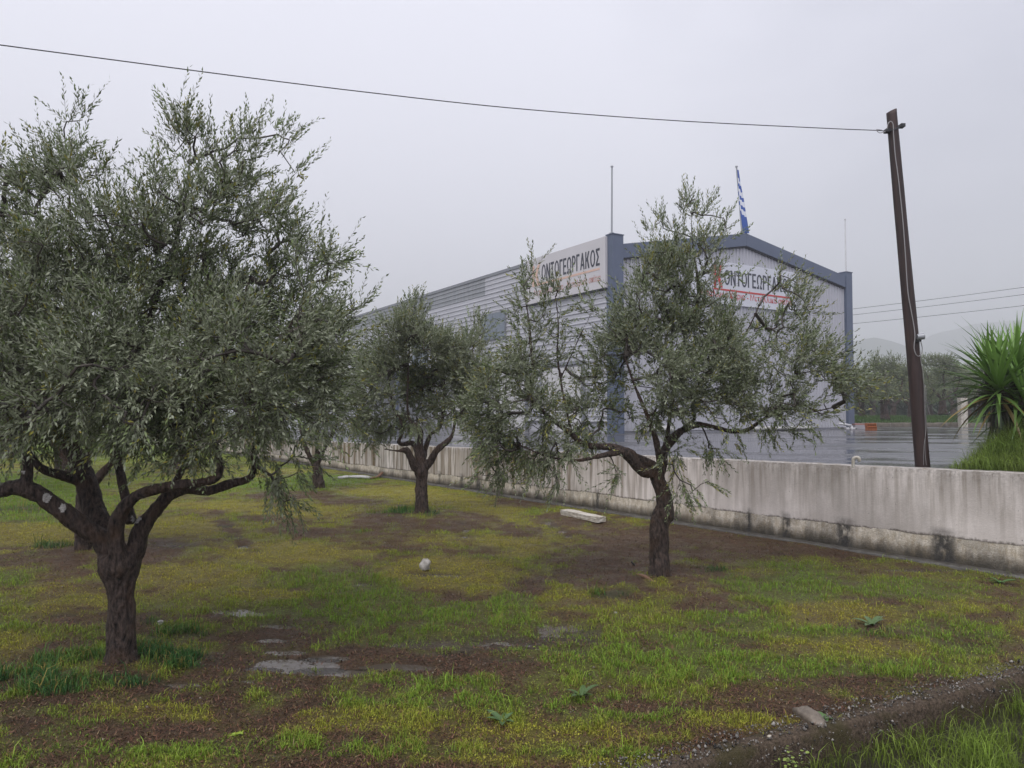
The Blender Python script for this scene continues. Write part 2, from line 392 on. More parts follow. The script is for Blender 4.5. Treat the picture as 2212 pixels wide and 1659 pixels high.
# low kerb at the near right edge of the lawn
KA, KB = G(1442, 1656), G(2212, 1453)
kd = (KB - KA)[:2]; kd /= np.linalg.norm(kd); kn = np.array([kd[1], -kd[0]])       # kn points towards the camera
def kside(x, y):
    return (x - KA[0]) * kn[0] + (y - KA[1]) * kn[1]
def ridge(x, y, s):
    return n2(x, y, 1.0, s, 2)
def field(x, y):
    """colour weights G,Y,D,B and puddle mask of the lawn at x,y"""
    wob = (n2(x, y, 1.7, 3, 4) - 0.5) * 1.3 + (n2(x, y, 6.5, 33, 3) - 0.5) * .9
    out = {}
    base = n2(x, y, 0.55, 21, 4); b2 = n2(x, y, 2.3, 31, 3)
    out['G'] = 0.42 + 0.9 * (base - 0.5) + 0.35 * (b2 - .5); out['Y'] = 0.42 - 0.8 * (base - 0.5) + 0.4 * (b2 - .5)
    out['D'] = np.zeros_like(x); out['B'] = 0.22 + 1.3 * (n2(x, y, 1.1, 41, 4) - 0.5)
    nb_ = sstep(6.6, 5.4, y); out['B'] += .38 * nb_; out['G'] -= .10 * nb_; out['Y'] -= .12 * nb_
    far = sstep(24, 34, y); out['G'] += far * 1.2; out['B'] -= far * .4
    for k, cx, cyy, ax, ay, sk, s in PW:
        dx = x - cx - sk * (y - cyy); dy = y - cyy
        near = (np.abs(dx) < 2.2 * ax) & (np.abs(dy) < 2.2 * ay)
        if not near.any(): continue
        r = np.sqrt((dx[near] / ax) ** 2 + (dy[near] / ay) ** 2) + wob[near]
        m = (1 - sstep(0.55, 1.25, r)) * s
        for q in 'GYDB':
            out[q][near] = out[q][near] * (1 - 0.75 * m) + (1.25 * m if q == k else 0)
    p = np.zeros_like(x)
    for cx, cyy, ax, ay, sk in PUW:
        dx = x - cx - sk * (y - cyy); dy = y - cyy
        near = (np.abs(dx) < 2.2 * ax) & (np.abs(dy) < 2.2 * ay)
        if not near.any(): continue
        r = np.sqrt((dx[near] / ax) ** 2 + (dy[near] / ay) ** 2) + wob[near] * 0.9
        p[near] = np.maximum(p[near], 1 - sstep(0.6, 1.15, r))
    # sharpened, high-frequency break-up
    hf = n2(x, y, 4.2, 77, 4) - 0.5; h3 = 1.1 * np.clip(n2(x, y, 2.6, 78, 4) - .50, 0, 1) * 3
    for q, sg in (('G', 1), ('Y', .6), ('D', .8), ('B', -1)):
        out[q] = np.clip(out[q] + hf * 2.2 * sg + (h3 if q == 'B' else 0), 0.0, 2) ** 1.8
    t = out['G'] + out['Y'] + out['D'] + out['B'] + 1e-6
    for q in 'GYDB': out[q] = out[q] / t
    out['P'] = p
    return out
def ground_z(x, y, P=None):
    if P is None: P = field(x, y)['P']
    z = plane_z(x, y)
    bump = (n2(x, y, 0.9, 5, 3) - 0.5) * 0.05 + (n2(x, y, 5.0, 6, 3) - 0.5) * 0.030
    z = z + bump - 0.034 * P + 0.012 + (n2(x, y, 13.0, 8, 2) - 0.5) * (.022 + .012 * P) + (n2(x, y, 3.1, 18, 2) - 0.5) * .020 * P
    # soil heaped a little round the trunks
    for tx, ty, h, r in MOUNDS:
        z = z + h * np.exp(-((x - tx) ** 2 + (y - ty) ** 2) / r ** 2)
    k = kside(x, y)
    z = z - sstep(0.02, 0.10, k) * (0.17 + 0.06 * n2(x, y, 1.3, 9, 2)) - np.clip(k - .1, 0, 3) * 0.05
    return z
T1b, T2b, T3b, T4b, T5b = G(260, 1436), G(1426, 1256), G(912, 1116), G(692, 1060), G(177, 1197)
MOUNDS = [(T1b[0], T1b[1], .05, .5), (T2b[0], T2b[1], .08, .8), (T3b[0], T3b[1], .08, .9), (T4b[0], T4b[1], .06, .9), (T5b[0], T5b[1], .06, .8)]

def soil_mat():
    m, nt, b = newmat('lawn_soil')
    b.inputs['Specular IOR Level'].default_value = .22
    L = nt.links.new; N = nt.nodes.new
    a = N('ShaderNodeAttribute'); a.attribute_name = 'col'
    tcn = N('ShaderNodeTexCoord')
    f1 = N('ShaderNodeTexNoise'); f1.inputs['Scale'].default_value = 30; f1.inputs['Detail'].default_value = 8; f1.inputs['Roughness'].default_value = .7; L(tcn.outputs['Object'], f1.inputs['Vector'])
    f2 = N('ShaderNodeTexNoise'); f2.inputs['Scale'].default_value = 3; f2.inputs['Detail'].default_value = 5; L(tcn.outputs['Object'], f2.inputs['Vector'])
    mrn = N('ShaderNodeMapRange'); mrn.inputs[1].default_value = .3; mrn.inputs[2].default_value = .7; mrn.inputs[3].default_value = .55; mrn.inputs[4].default_value = 1.5; L(f1.outputs['Fac'], mrn.inputs[0])
    vm = N('ShaderNodeVectorMath'); vm.operation = 'SCALE'; L(a.outputs['Color'], vm.inputs[0]); L(mrn.outputs[0], vm.inputs['Scale']); L(vm.outputs[0], b.inputs['Base Color'])
    mr2 = N('ShaderNodeMapRange'); mr2.inputs[1].default_value = .35; mr2.inputs[2].default_value = .65; mr2.inputs[3].default_value = .38; mr2.inputs[4].default_value = .8; L(f2.outputs['Fac'], mr2.inputs[0])
    L(mr2.outputs[0], b.inputs['Roughness'])
    bp = N('ShaderNodeBump'); bp.inputs['Distance'].default_value = .06; L(f1.outputs['Fac'], bp.inputs['Height']); L(bp.outputs[0], b.inputs['Normal'])
    return m
M_soil = soil_mat()

xs = np.unique(np.concatenate([np.linspace(-9, 9.5, 330), -9 - np.geomspace(.08, 900, 46), 9.5 + np.geomspace(.2, 20, 14)]))
ys = np.unique(np.concatenate([np.linspace(1.5, 10, 190), 10 + np.cumsum(np.geomspace(0.05, 0.4, 110)), np.geomspace(32, 1200, 40), np.linspace(-6, 1.3, 14)]))
X, Y = np.meshgrid(xs, ys); gx, gy = X.ravel(), Y.ravel()
fd = field(gx, gy)
gz = ground_z(gx, gy, fd['P'])
nn = n2(gx, gy, 1.4, 55, 4)[:, None]
soilc = np.array([.046, .026, .013]) * (1 - nn) + np.array([.135, .084, .048]) * nn
nearw = (1 - .55 * sstep(22, 9, gy))[:, None]
fd['B'] = fd['B'] + (1 - nearw[:, 0]) * (fd['G'] + fd['Y'] + fd['D']); 
for q_ in 'GYD': fd[q_] = fd[q_] * nearw[:, 0]
gc = (fd['B'][:, None] * soilc + fd['G'][:, None] * np.array([.125, .185, .026]) + fd['Y'][:, None] * np.array([.27, .245, .034]) + fd['D'][:, None] * np.array([.035, .060, .020]))
gc = gc * (1 - fd['P'][:, None] * .8) + fd['P'][:, None] * .8 * np.array([.075, .060, .045])
ks = kside(gx, gy); ksm = sstep(0, .1, ks)[:, None]
gc = gc * (1 - ksm) + ksm * np.array([.045, .040, .022])
nx, ny = len(xs), len(ys)
ii = np.arange(nx * ny).reshape(ny, nx)
quads = np.stack([ii[:-1, :-1], ii[:-1, 1:], ii[1:, 1:], ii[1:, :-1]], -1).reshape(-1, 4)
lawn = np_mesh('ground', np.stack([gx, gy, gz], 1), quads, M_soil, smooth=True, col=gc)
tag(lawn, 'wet orchard soil with patchy green and yellow growth', kind='structure')

# puddles
def water_mat():
    m, nt, b = newmat('muddy_water')
    b.inputs['Base Color'].default_value = (.08, .065, .05, 1); b.inputs['Roughness'].default_value = .03
    b.inputs['IOR'].default_value = 1.33; b.inputs['Specular IOR Level'].default_value = .5
    L = nt.links.new; N = nt.nodes.new
    tcn = N('ShaderNodeTexCoord'); f = N('ShaderNodeTexNoise'); f.inputs['Scale'].default_value = 14; f.inputs['Detail'].default_value = 3; L(tcn.outputs['Object'], f.inputs['Vector'])
    bp = N('ShaderNodeBump'); bp.inputs['Distance'].default_value = .0012; L(f.outputs['Fac'], bp.inputs['Height']); L(bp.outputs[0], b.inputs['Normal'])
    return m
M_water = water_mat()
for cx, cyy, ax, ay, sk in PUW:
    k = 41
    u = np.linspace(-1.6, 1.6, k); U, Vv = np.meshgrid(u, u); U = U.ravel(); Vv = Vv.ravel()
    y = cyy + Vv * ay; x = cx + U * ax + sk * (y - cyy)
    z = plane_z(x, y) - 0.0125
    q = np.arange(k * k).reshape(k, k)
    f = np.stack([q[:-1, :-1], q[:-1, 1:], q[1:, 1:], q[1:, :-1]], -1).reshape(-1, 4)
    rr = np.hypot(U, Vv) + (n2(x, y, 1.7, 3, 4) - 0.5) * 1.0 + (n2(x, y, 7, 13, 3) - .5) * .5
    f = f[rr[f].mean(1) < 1.22]
    if not len(f): continue
    o = np_mesh('puddle', np.stack([x, y, z], 1), f, M_water, smooth=True)
    tag(o, kind='structure')

# ------------------------------------------------------------------ retaining wall
WR = np.array([7.07, 10.22]); WL = np.array([-5.61, 24.2])
wd = WL - WR; wlen0 = np.linalg.norm(wd); wd = wd / wlen0
WN = np.array([-wd[1], wd[0]])          # points to the lawn?
if np.dot(WN, -WR) < 0: WN = -WN
wstart = -5.0; wend = 62.0
WO = WR
def wall_top(s):      # height of the wall top above z=0 at distance s from the right mark
    return EYE - 0.85 - 0.15 * np.clip(s / wlen0, -1, 1.6)
yaw = math.atan2(wd[1], wd[0])
def wall_mat(lower):
    m, nt, b = newmat('stained_footing' if lower else 'stained_render')
    L = nt.links.new; N = nt.nodes.new
    tcn = N('ShaderNodeTexCoord'); sp = N('ShaderNodeSeparateXYZ'); L(tcn.outputs['Object'], sp.inputs[0])
    def noise(sc, stretch, det=5, ro=.6, dist=0):
        mp = N('ShaderNodeMapping'); mp.inputs['Scale'].default_value = stretch; L(tcn.outputs['Object'], mp.inputs[0])
        f = N('ShaderNodeTexNoise'); f.inputs['Scale'].default_value = sc; f.inputs['Detail'].default_value = det; f.inputs['Roughness'].default_value = ro; f.inputs['Distortion'].default_value = dist
        L(mp.outputs[0], f.inputs['Vector']); return f.outputs['Fac']
    def rng_(v, a, b_, c, d):
        r = N('ShaderNodeMapRange'); r.inputs[1].default_value = a; r.inputs[2].default_value = b_; r.inputs[3].default_value = c; r.inputs[4].default_value = d; L(v, r.inputs[0]); return r.outputs[0]
    def mth(op, x, y):
        r = N('ShaderNodeMath'); r.operation = op
        for i, v in enumerate((x, y)):
            if isinstance(v, (int, float)): r.inputs[i].default_value = v
            else: L(v, r.inputs[i])
        return r.outputs[0]
    def mixc(f, a, c):
        x = N('ShaderNodeMix'); x.data_type = 'RGBA'; L(f, x.inputs['Factor'])
        if isinstance(a, tuple): x.inputs['A'].default_value = (*a, 1)
        else: L(a, x.inputs['A'])
        x.inputs['B'].default_value = (*c, 1); return x.outputs['Result']
    at = N('ShaderNodeAttribute'); at.attribute_name = 'col'     # r: height fraction from the foot, g: pier stain, b: distance along
    sc = N('ShaderNodeSeparateColor'); L(at.outputs['Color'], sc.inputs[0])
    h = sc.outputs[0]
    if not lower:
        base = mixc(rng_(noise(1.1, (1, 1, 1)), .35, .65, 0, 1), (.82, .755, .715), (.64, .58, .54))
        base = mixc(mth('MULTIPLY', rng_(noise(.7, (1, 1, .5), 6, .65), .44, .62, 0, 1), .5), base, (.30, .27, .24))
        st = noise(3.2, (1, 1, .13), 6, .62)                    # broad vertical runs
        st2 = noise(11, (1, 1, .07), 5, .6)
        down = rng_(h, .05, .9, .25, 1.0)
        k1 = mth('MULTIPLY', rng_(st, .40, .58, 0, 1), down)
        base = mixc(mth('MULTIPLY', k1, .5), base, (.20, .175, .150))
        k2 = mth('MULTIPLY', rng_(st2, .46, .62, 0, 1), mth('ADD', mth('MULTIPLY', down, .8), mth('MULTIPLY', sc.outputs[2], .9)))
        base = mixc(mth('MULTIPLY', k2, .6), base, (.16, .125, .085))
        brn = mth('MULTIPLY', mth('MULTIPLY', rng_(noise(5.5, (1, 1, .05)), .48, .62, 0, 1), sc.outputs[2]), .95)
        base = mixc(brn, base, (.17, .12, .07))
        band = mth('MULTIPLY', rng_(mth('ADD', h, mth('MULTIPLY', noise(6, (1, 1, 1)), .5)), 1.05, 1.35, 0, 1), rng_(noise(26, (1, 1, 1), 8, .7), .40, .62, .15, 1))
        base = mixc(mth('MULTIPLY', band, .8), base, (.105, .090, .075))
        spots = rng_(noise(22, (1, 1, 1), 3, .5), .70, .74, 0, 1)
        base = mixc(mth('MULTIPLY', spots, .7), base, (.11, .10, .095))
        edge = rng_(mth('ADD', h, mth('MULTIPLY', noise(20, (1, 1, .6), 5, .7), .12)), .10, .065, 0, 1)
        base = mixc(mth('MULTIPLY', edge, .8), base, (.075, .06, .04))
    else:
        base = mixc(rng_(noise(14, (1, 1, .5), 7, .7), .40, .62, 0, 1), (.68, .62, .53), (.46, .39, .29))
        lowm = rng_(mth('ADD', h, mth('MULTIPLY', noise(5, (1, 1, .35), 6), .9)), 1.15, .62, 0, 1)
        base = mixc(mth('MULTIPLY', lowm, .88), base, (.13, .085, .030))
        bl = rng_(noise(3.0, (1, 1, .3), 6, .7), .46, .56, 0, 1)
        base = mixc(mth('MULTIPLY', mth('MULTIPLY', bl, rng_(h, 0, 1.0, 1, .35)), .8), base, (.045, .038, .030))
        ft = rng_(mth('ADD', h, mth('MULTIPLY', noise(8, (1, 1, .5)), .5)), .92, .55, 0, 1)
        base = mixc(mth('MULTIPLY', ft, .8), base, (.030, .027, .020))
    base = mixc(mth('MULTIPLY', sc.outputs[1], rng_(noise(9, (1, 1, .5), 6), .36, .52, .15, 1)), base, (.028, .026, .024))
    L(base, b.inputs['Base Color']); b.inputs['Roughness'].default_value = .62
    bp = N('ShaderNodeBump'); bp.inputs['Distance'].default_value = .02 if lower else .006; L(noise(30, (1, 1, 1), 8, .7), bp.inputs['Height']); L(bp.outputs[0], b.inputs['Normal'])
    return m
M_wallU, M_wallL = wall_mat(False), wall_mat(True)
M_coping = pmat('wall_top', (.48, .45, .43), .7, c2=(.22, .19, .15), scale=12, bump=.006)
wall = empty('retaining_wall', (WO[0], WO[1], 0), yaw, label='long stained white retaining wall running between the olive lawn and the wet yard', cat='wall')
sgn = 1.0 if np.dot(np.array([-wd[1], wd[0]]), WN) > 0 else -1.0    # local y towards the lawn
def s_at(px):
    """distance along the wall seen at column px"""
    t = (px - 1106) / FPX
    return (WR[0] - t * WR[1]) / (t * wd[1] - wd[0])
piers = [s_at(p) for p in (1613, 1695, 1819, 2031, 1035, 999, 952, 1160, 1290, 2230)]
pierw = [.07, .09, .16, .17, .12, .07, .06, .05, .05, .12]
ss = np.unique(np.concatenate([np.arange(wstart, 12, .05), np.arange(12, 26, .12), np.arange(26, wend, .8)]))
def wall_xyz(s, off, z):       # local coordinates (x along, y across)
    return np.stack([s, np.full_like(s, 0) + sgn * off, z], -1)
top = wall_top(ss)
wx, wy = WO[0] + wd[0] * ss, WO[1] + wd[1] * ss
foot = plane_z(wx, wy)
ledge = foot + (top - foot) * .285 + (n2(ss, ss * 0, 3.5, 61, 4) - .5) * .07 + (n2(ss, ss * 0, .4, 62, 2) - .5) * .04
pier = np.zeros_like(ss)
for p_, w_ in zip(piers, pierw): pier = np.maximum(pier, np.exp(-((ss - p_) / w_) ** 4))
farw = sstep(3.5, 11, ss)
def grid(rows):
    n = len(rows); k = len(rows[0])
    V = np.concatenate(rows); q = np.arange(n * k).reshape(n, k)
    return V, np.stack([q[:-1, :-1], q[:-1, 1:], q[1:, 1:], q[1:, :-1]], -1).reshape(-1, 4)
# upper rendered part, front face displaced a little, ragged lower lip
rows = []; hc = []
for t in np.linspace(0, 1, 14):
    z = ledge + (top - ledge) * t
    off = .012 * (n2(ss, ss * 0 + t * 1.4, 1.3, 70, 3) - .5) + (-.004 if t == 0 else 0) - (.012 if t == 1 else 0)
    rows.append(wall_xyz(ss, off, z)); hc.append(ss * 0 + t)
topj = top + (n2(ss, ss * 0, 6, 63, 3) - .5) * .02
rows[-1][:, 2] = topj - .006
V, F = grid(rows)
colr = np.stack([np.concatenate(hc), np.tile(pier * 0, len(rows)) + np.tile(pier, len(rows)) * (np.concatenate(hc) < .1) * .5, np.tile(farw, len(rows))], 1)
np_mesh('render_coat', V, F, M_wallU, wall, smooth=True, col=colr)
# top and back
mb_rows = [wall_xyz(ss, -.012, topj - .006), wall_xyz(ss, -.03, topj + .004), wall_xyz(ss, -.20, topj + .004 + .004), wall_xyz(ss, -.21, topj - .3)]
V, F = grid(mb_rows); np_mesh('wall_top', V, F, M_coping, wall, smooth=False)
# lower footing course
rows = []; hc = []
for t in np.linspace(0, 1, 9):
    z = (foot - .06) + (ledge + .02 - foot + .06) * t
    off = -.006 + .016 * (n2(ss, ss * 0 + t * .5, 6, 71, 3) - .5) + .02 * (1 - t)
    rows.append(wall_xyz(ss, off, z)); hc.append(ss * 0 + t)
V, F = grid(rows)
colr = np.stack([np.concatenate(hc), np.tile(pier, len(rows)) * .95, np.tile(farw, len(rows))], 1)
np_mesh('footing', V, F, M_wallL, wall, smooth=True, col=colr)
# concrete strip at the foot
M_strip = pmat('wet_strip', (.10, .095, .085), .45, c2=(.035, .03, .024), scale=7, bump=.01)
rows = [wall_xyz(ss, -.02, foot + .045), wall_xyz(ss, .16, foot + .05 + .01 * (n2(ss, ss * 0, 4, 80) - .5)), wall_xyz(ss, .19, foot + .03), wall_xyz(ss, .20, foot - .1)]
V, F = grid(rows); o = np_mesh('drain_strip', V, F, M_strip)
o.location = (WO[0], WO[1], 0); o.rotation_euler = (0, 0, yaw); tag(o, kind='structure')

# ------------------------------------------------------------------ yard (asphalt)
ZA = EYE - 1.02
def asphalt_mat():
    m, nt, b = newmat('wet_asphalt')
    L = nt.links.new; N = nt.nodes.new
    tcn = N('ShaderNodeTexCoord')
    mp = N('ShaderNodeMapping'); mp.inputs['Scale'].default_value = (.3, .8, 1); mp.inputs['Rotation'].default_value = (0, 0, .05); L(tcn.outputs['Object'], mp.inputs[0])
    f = N('ShaderNodeTexNoise'); f.inputs['Scale'].default_value = .6; f.inputs['Detail'].default_value = 7; f.inputs['Roughness'].default_value = .55; f.inputs['Distortion'].default_value = .3; L(mp.outputs[0], f.inputs['Vector'])
    r = N('ShaderNodeMapRange'); r.inputs[1].default_value = .50; r.inputs[2].default_value = .60; r.inputs[3].default_value = .12; r.inputs[4].default_value = .40; L(f.outputs['Fac'], r.inputs[0]); L(r.outputs[0], b.inputs['Roughness'])
    g = N('ShaderNodeTexNoise'); g.inputs['Scale'].default_value = 90; g.inputs['Detail'].default_value = 3; L(tcn.outputs['Object'], g.inputs['Vector'])
    r2 = N('ShaderNodeMapRange'); r2.inputs[1].default_value = .50; r2.inputs[2].default_value = .60; r2.inputs[3].default_value = .0003; r2.inputs[4].default_value = .004; L(f.outputs['Fac'], r2.inputs[0])
    bp = N('ShaderNodeBump'); L(r2.outputs[0], bp.inputs['Distance']); L(g.outputs['Fac'], bp.inputs['Height']); L(bp.outputs[0], b.inputs['Normal'])
    rp = N('ShaderNodeValToRGB'); e = rp.color_ramp.elements; e[0].color = (.060, .060, .064, 1); e[1].color = (.085, .085, .090, 1); L(f.outputs['Fac'], rp.inputs[0]); L(rp.outputs[0], b.inputs['Base Color'])
    b.inputs['Specular IOR Level'].default_value = .45
    return m
M_asph = asphalt_mat()
p0 = WO + wd * wstart - WN * .15; p1 = WO + wd * wend - WN * .15
YK = 50.0
me = bpy.data.meshes.new('yard')
def wz(p): return ZA
pts = [(p0[0], p0[1], ZA), (90, p0[1], ZA), (90, YK, ZA), (20, YK, ZA), (20, 95, ZA), (p1[0], 95, ZA), (p1[0], p1[1], ZA)]
me.from_pydata(pts, [], [tuple(range(len(pts)))]); me.materials.append(M_asph)
yard = link('yard', me); tag(yard, 'wet dark asphalt yard round the warehouse', kind='structure')
# beyond: orchard floor and far plain
M_meadow = pmat('orchard_floor', (.060, .105, .026), .8, c2=(.035, .065, .018), scale=.8, bump=.05, bscale=6)
M_field = pmat('far_field', (.075, .095, .05), .9, c2=(.05, .065, .03), scale=.02)
mx_, my_ = np.meshgrid(np.concatenate([np.linspace(14, 75, 70), np.geomspace(80, 1500, 12)]), np.concatenate([np.linspace(YK + .35, 90, 50), np.geomspace(95, 2600, 14)]))
fx, fy = mx_.ravel(), my_.ravel()
mz = EYE - .78 + .22 * sstep(YK, YK + 4, fy) + (n2(fx, fy, .7, 90, 3) - .5) * .16
q = np.arange(len(fx)).reshape(mx_.shape)
np_mesh('orchard_ground', np.stack([fx, fy, mz], 1), np.stack([q[:-1, :-1], q[:-1, 1:], q[1:, 1:], q[1:, :-1]], -1).reshape(-1, 4), M_meadow, smooth=True)['kind'] = 'structure'
mb = MB(); mb.add([(-2600, 100, EYE - 1.45), (-2600, 2700, EYE - 1.3), (2600, 2700, EYE - 1.3), (2600, 100, EYE - 1.45)], [(0, 3, 2, 1)])
o = mb.build('plain', M_field); tag(o, kind='structure')
# rough stone kerb of the yard
M_kerb = pmat('mossy_kerb', (.16, .135, .11), .8, c2=(.05, .045, .03), scale=2.5, bump=.05)
for i in range(26):
    x0 = 16 + i * 1.9; k = 12
    u = np.linspace(0, 1.895, k); nz_ = n2(u + x0, u * 0, 2.0, 95, 3)
    rows = [np.stack([u + x0, u * 0 + YK - .02, u * 0 + ZA - .02], 1), np.stack([u + x0, u * 0 + YK - .05 + nz_ * .05, u * 0 + ZA + .2], 1),
            np.stack([u + x0, u * 0 + YK + .05, u * 0 + ZA + .20 + nz_ * .10], 1), np.stack([u + x0, u * 0 + YK + .5, u * 0 + ZA + .22 + nz_ * .10], 1)]
    V, F = grid(rows); o = np_mesh('kerb_stone', V, F, M_kerb, smooth=False)
    if i == 0: kerb = empty('yard_kerb', (0, 0, 0)); tag(kerb, kind='structure')
    o.parent = kerb

# ------------------------------------------------------------------ warehouse
BU = np.array([.848, .530]); ang = math.atan2(BU[1], BU[0])
bld = empty('warehouse', (4.59, 34.0, ZA), ang, label='long white ribbed metal warehouse with blue grey corner columns and gable trim', cat='warehouse')
GW, BL = 18.25, 46.0
HP, HE, HA = 9.14, 8.92, 10.42
def rib_profile(n, step, depth):
    pts = []
    for i in range(n):
        a = i * step
        pts += [(a, 0), (a + step * .62, 0), (a + step * .72, depth), (a + step * .90, depth)]
    pts.append((n * step, 0))
    return pts
def sheet_mesh(name, n, step, depth, length):
    pr = rib_profile(n, step, depth)
    V = [(a, d, 0) for a, d in pr] + [(a, d, length) for a, d in pr]
    k = len(pr); F = [(i, i + 1, k + i + 1, k + i) for i in range(k - 1)]
    me = bpy.data.meshes.new(name); me.from_pydata(V, [], F); me.materials.append(M_clad); return me
# gable: vertical ribs; each sheet cut to the slope of the gable
def gable_h(x):
    t = 1 - abs(x - GW / 2) / (GW / 2)
    return HE + (HA - HE) * t
nsh = 17; x0 = .55; swid = (GW - 1.1) / nsh; st = swid / 4
for i in range(nsh):
    pr = rib_profile(4, st, -.055)
    V = []; 
    for a, d in pr: V.append((x0 + i * swid + a, .10 + d, .10))
    for a, d in pr: V.append((x0 + i * swid + a, .10 + d, gable_h(x0 + i * swid + a) - .5))
    k = len(pr)
    me = bpy.data.meshes.new('cladding_sheet'); me.from_pydata(V, [], [(j, j + 1, k + j + 1, k + j) for j in range(k - 1)]); me.materials.append(M_clad)
    link('cladding_sheet', me, bld)
# long side: horizontal ribs, sheets in courses
course = 1.06; ncol = 4; ll = (BL - .3) / ncol
for r_ in range(8):
    z0 = HP - .16 - (r_ + 1) * course
    for c_ in range(ncol):
        pr = rib_profile(4, course / 4, -.036)
        me = bpy.data.meshes.new('cladding_sheet')
        y0, y1 = .3 + c_ * ll + .004, .3 + (c_ + 1) * ll - .004
        V = [(.03 + d + (.004 if (r_ + c_) % 2 else 0), y0, z0 + course - a) for a, d in pr] + [(.03 + d + (.004 if (r_ + c_) % 2 else 0), y1, z0 + course - a) for a, d in pr]
        k = len(pr)
        me.from_pydata(V, [], [(j, k + j, k + j + 1, j + 1) for j in range(k - 1)])
        me.materials.append(M_clad2 if (r_ == 0 and c_ in (1, 2)) else M_clad)
        link('cladding_sheet', me, bld)
mb = MB(); mb.box(.12, .30, .3, BL, 0, HP - .12); mb.box(GW - .3, GW - .12, .2, BL, 0, HE - .2); mb.box(.12, GW - .12, BL - .2, BL, 0, HE - .1); mb.build('wall', M_clad, bld)
mb = MB(); mb.add([(.1, .16, 0), (GW - .1, .16, 0), (GW - .1, .16, HE - .3), (GW / 2, .16, HA - .3), (.1, .16, HE - .3)], [(0, 1, 2, 3, 4)]); mb.build('gable_lining', M_clad, bld)
mb = MB(); mb.box(-.02, .34, .3, BL + .02, HP - .17, HP - .11 + .11); mb.build('parapet_cap', M_cap, bld)
mb = MB()
mb.add([(.2, .2, HE - .12), (GW / 2, .2, HA - .12), (GW / 2, BL, HA - .12), (.2, BL, HE - .12)], [(0, 3, 2, 1)]); mb.add([(GW - .1, .2, HE - .12), (GW / 2, .2, HA - .12), (GW / 2, BL, HA - .12), (GW - .1, BL, HE - .12)], [(0, 1, 2, 3)])
mb.build('roof', M_roof, bld)
def fascia(xa, za, xb, zb, name='fascia'):
    mb = MB(); h = .66; y0, y1 = -.08, .22
    V = [(xa, y0, za - h), (xb, y0, zb - h), (xb, y0, zb), (xa, y0, za), (xa, y1, za - h), (xb, y1, zb - h), (xb, y1, zb), (xa, y1, za)]
    mb.add(V, [(0, 1, 2, 3), (5, 4, 7, 6), (3, 2, 6, 7), (0, 4, 5, 1), (0, 3, 7, 4), (1, 5, 6, 2)]); return mb.build(name, M_blue, bld)
fascia(.64, HE - .08, GW / 2 - .006, HA); fascia(GW / 2 + .006, HA, GW - .56, HE + .05)
for xa, za, xb, zb in ((.64, HE - .08, GW / 2, HA), (GW / 2, HA, GW - .56, HE + .05)):
    mb = MB(); mb.add([(xa, -.04, za - .74), (xb, -.04, zb - .74), (xb, -.04, zb - .66), (xa, -.04, za - .66), (xa, .1, za - .74), (xb, .1, zb - .74), (xb, .1, zb - .66), (xa, .1, za - .66)], [(0, 1, 2, 3), (5, 4, 7, 6), (3, 2, 6, 7), (0, 4, 5, 1)]); mb.build('fascia_drip', M_dark, bld)
for xa, xb in ((0, .63), (GW - .55, GW)):
    mb = MB(); mb.box(xa - .02, xb, -.12, .34, 0, 9.22); o = mb.build('corner_column', M_blue, bld)
    mb = MB(); mb.box(xa - .05, xb + .03, -.15, .37, 9.22, 9.26); mb.build('column_cap', M_blue, o)
    mb = MB(); mb.box(xa - .025, xb + .005, -.125, .34, 4.6, 4.63); mb.build('column_joint', M_dark, o)
# windows and canopy of the long side (seen through the trees)
for y0, y1, z0, z1 in ((9.3, 12.0, 5.2, 6.78), (19.5, 22, 4.2, 6.0), (25, 27.5, 4.2, 6.0), (31, 34, 4.2, 6)):
    mb = MB(); mb.box(-.06, .02, y0, y1, z0, z1); f_ = mb.build('window', M_cap, bld)
    for k in range(2):
        w_ = (y1 - y0 - .18) / 2
        mb = MB(); mb.box(-.075, -.062, y0 + .06 + k * (w_ + .06), y0 + .06 + k * (w_ + .06) + w_, z0 + .06, z1 - .06); mb.build('pane', M_glass, f_)
mb = MB(); mb.box(-3.2, -.02, 17.4, 30, 3.55, 3.75); c_ = mb.build('canopy', M_cap, bld)
for y in (17.6, 23.6, 29.7):
    mb = MB(); mb.box(-3.1, -2.95, y, y + .15, 0, 3.55); mb.build('canopy_post', M_blue, c_)
# ground floor of the long side: white roller doors with pale frames
for y0 in (2.2, 7.2, 12.4):
    mb = MB()
    for j in range(20): mb.box(-.05 - (.012 if j % 2 else 0), .02, y0, y0 + 3.4, .02 + j * .16, .02 + (j + 1) * .16)
    d_ = mb.build('roller_door', M_white, bld)
    mb = MB(); mb.box(-.10, .02, y0 - .14, y0 - .002, 0, 3.34); mb.box(-.10, .02, y0 + 3.402, y0 + 3.54, 0, 3.34); mb.box(-.11, .02, y0 - .14, y0 + 3.54, 3.342, 3.5); mb.build('door_frame', M_cap, d_)

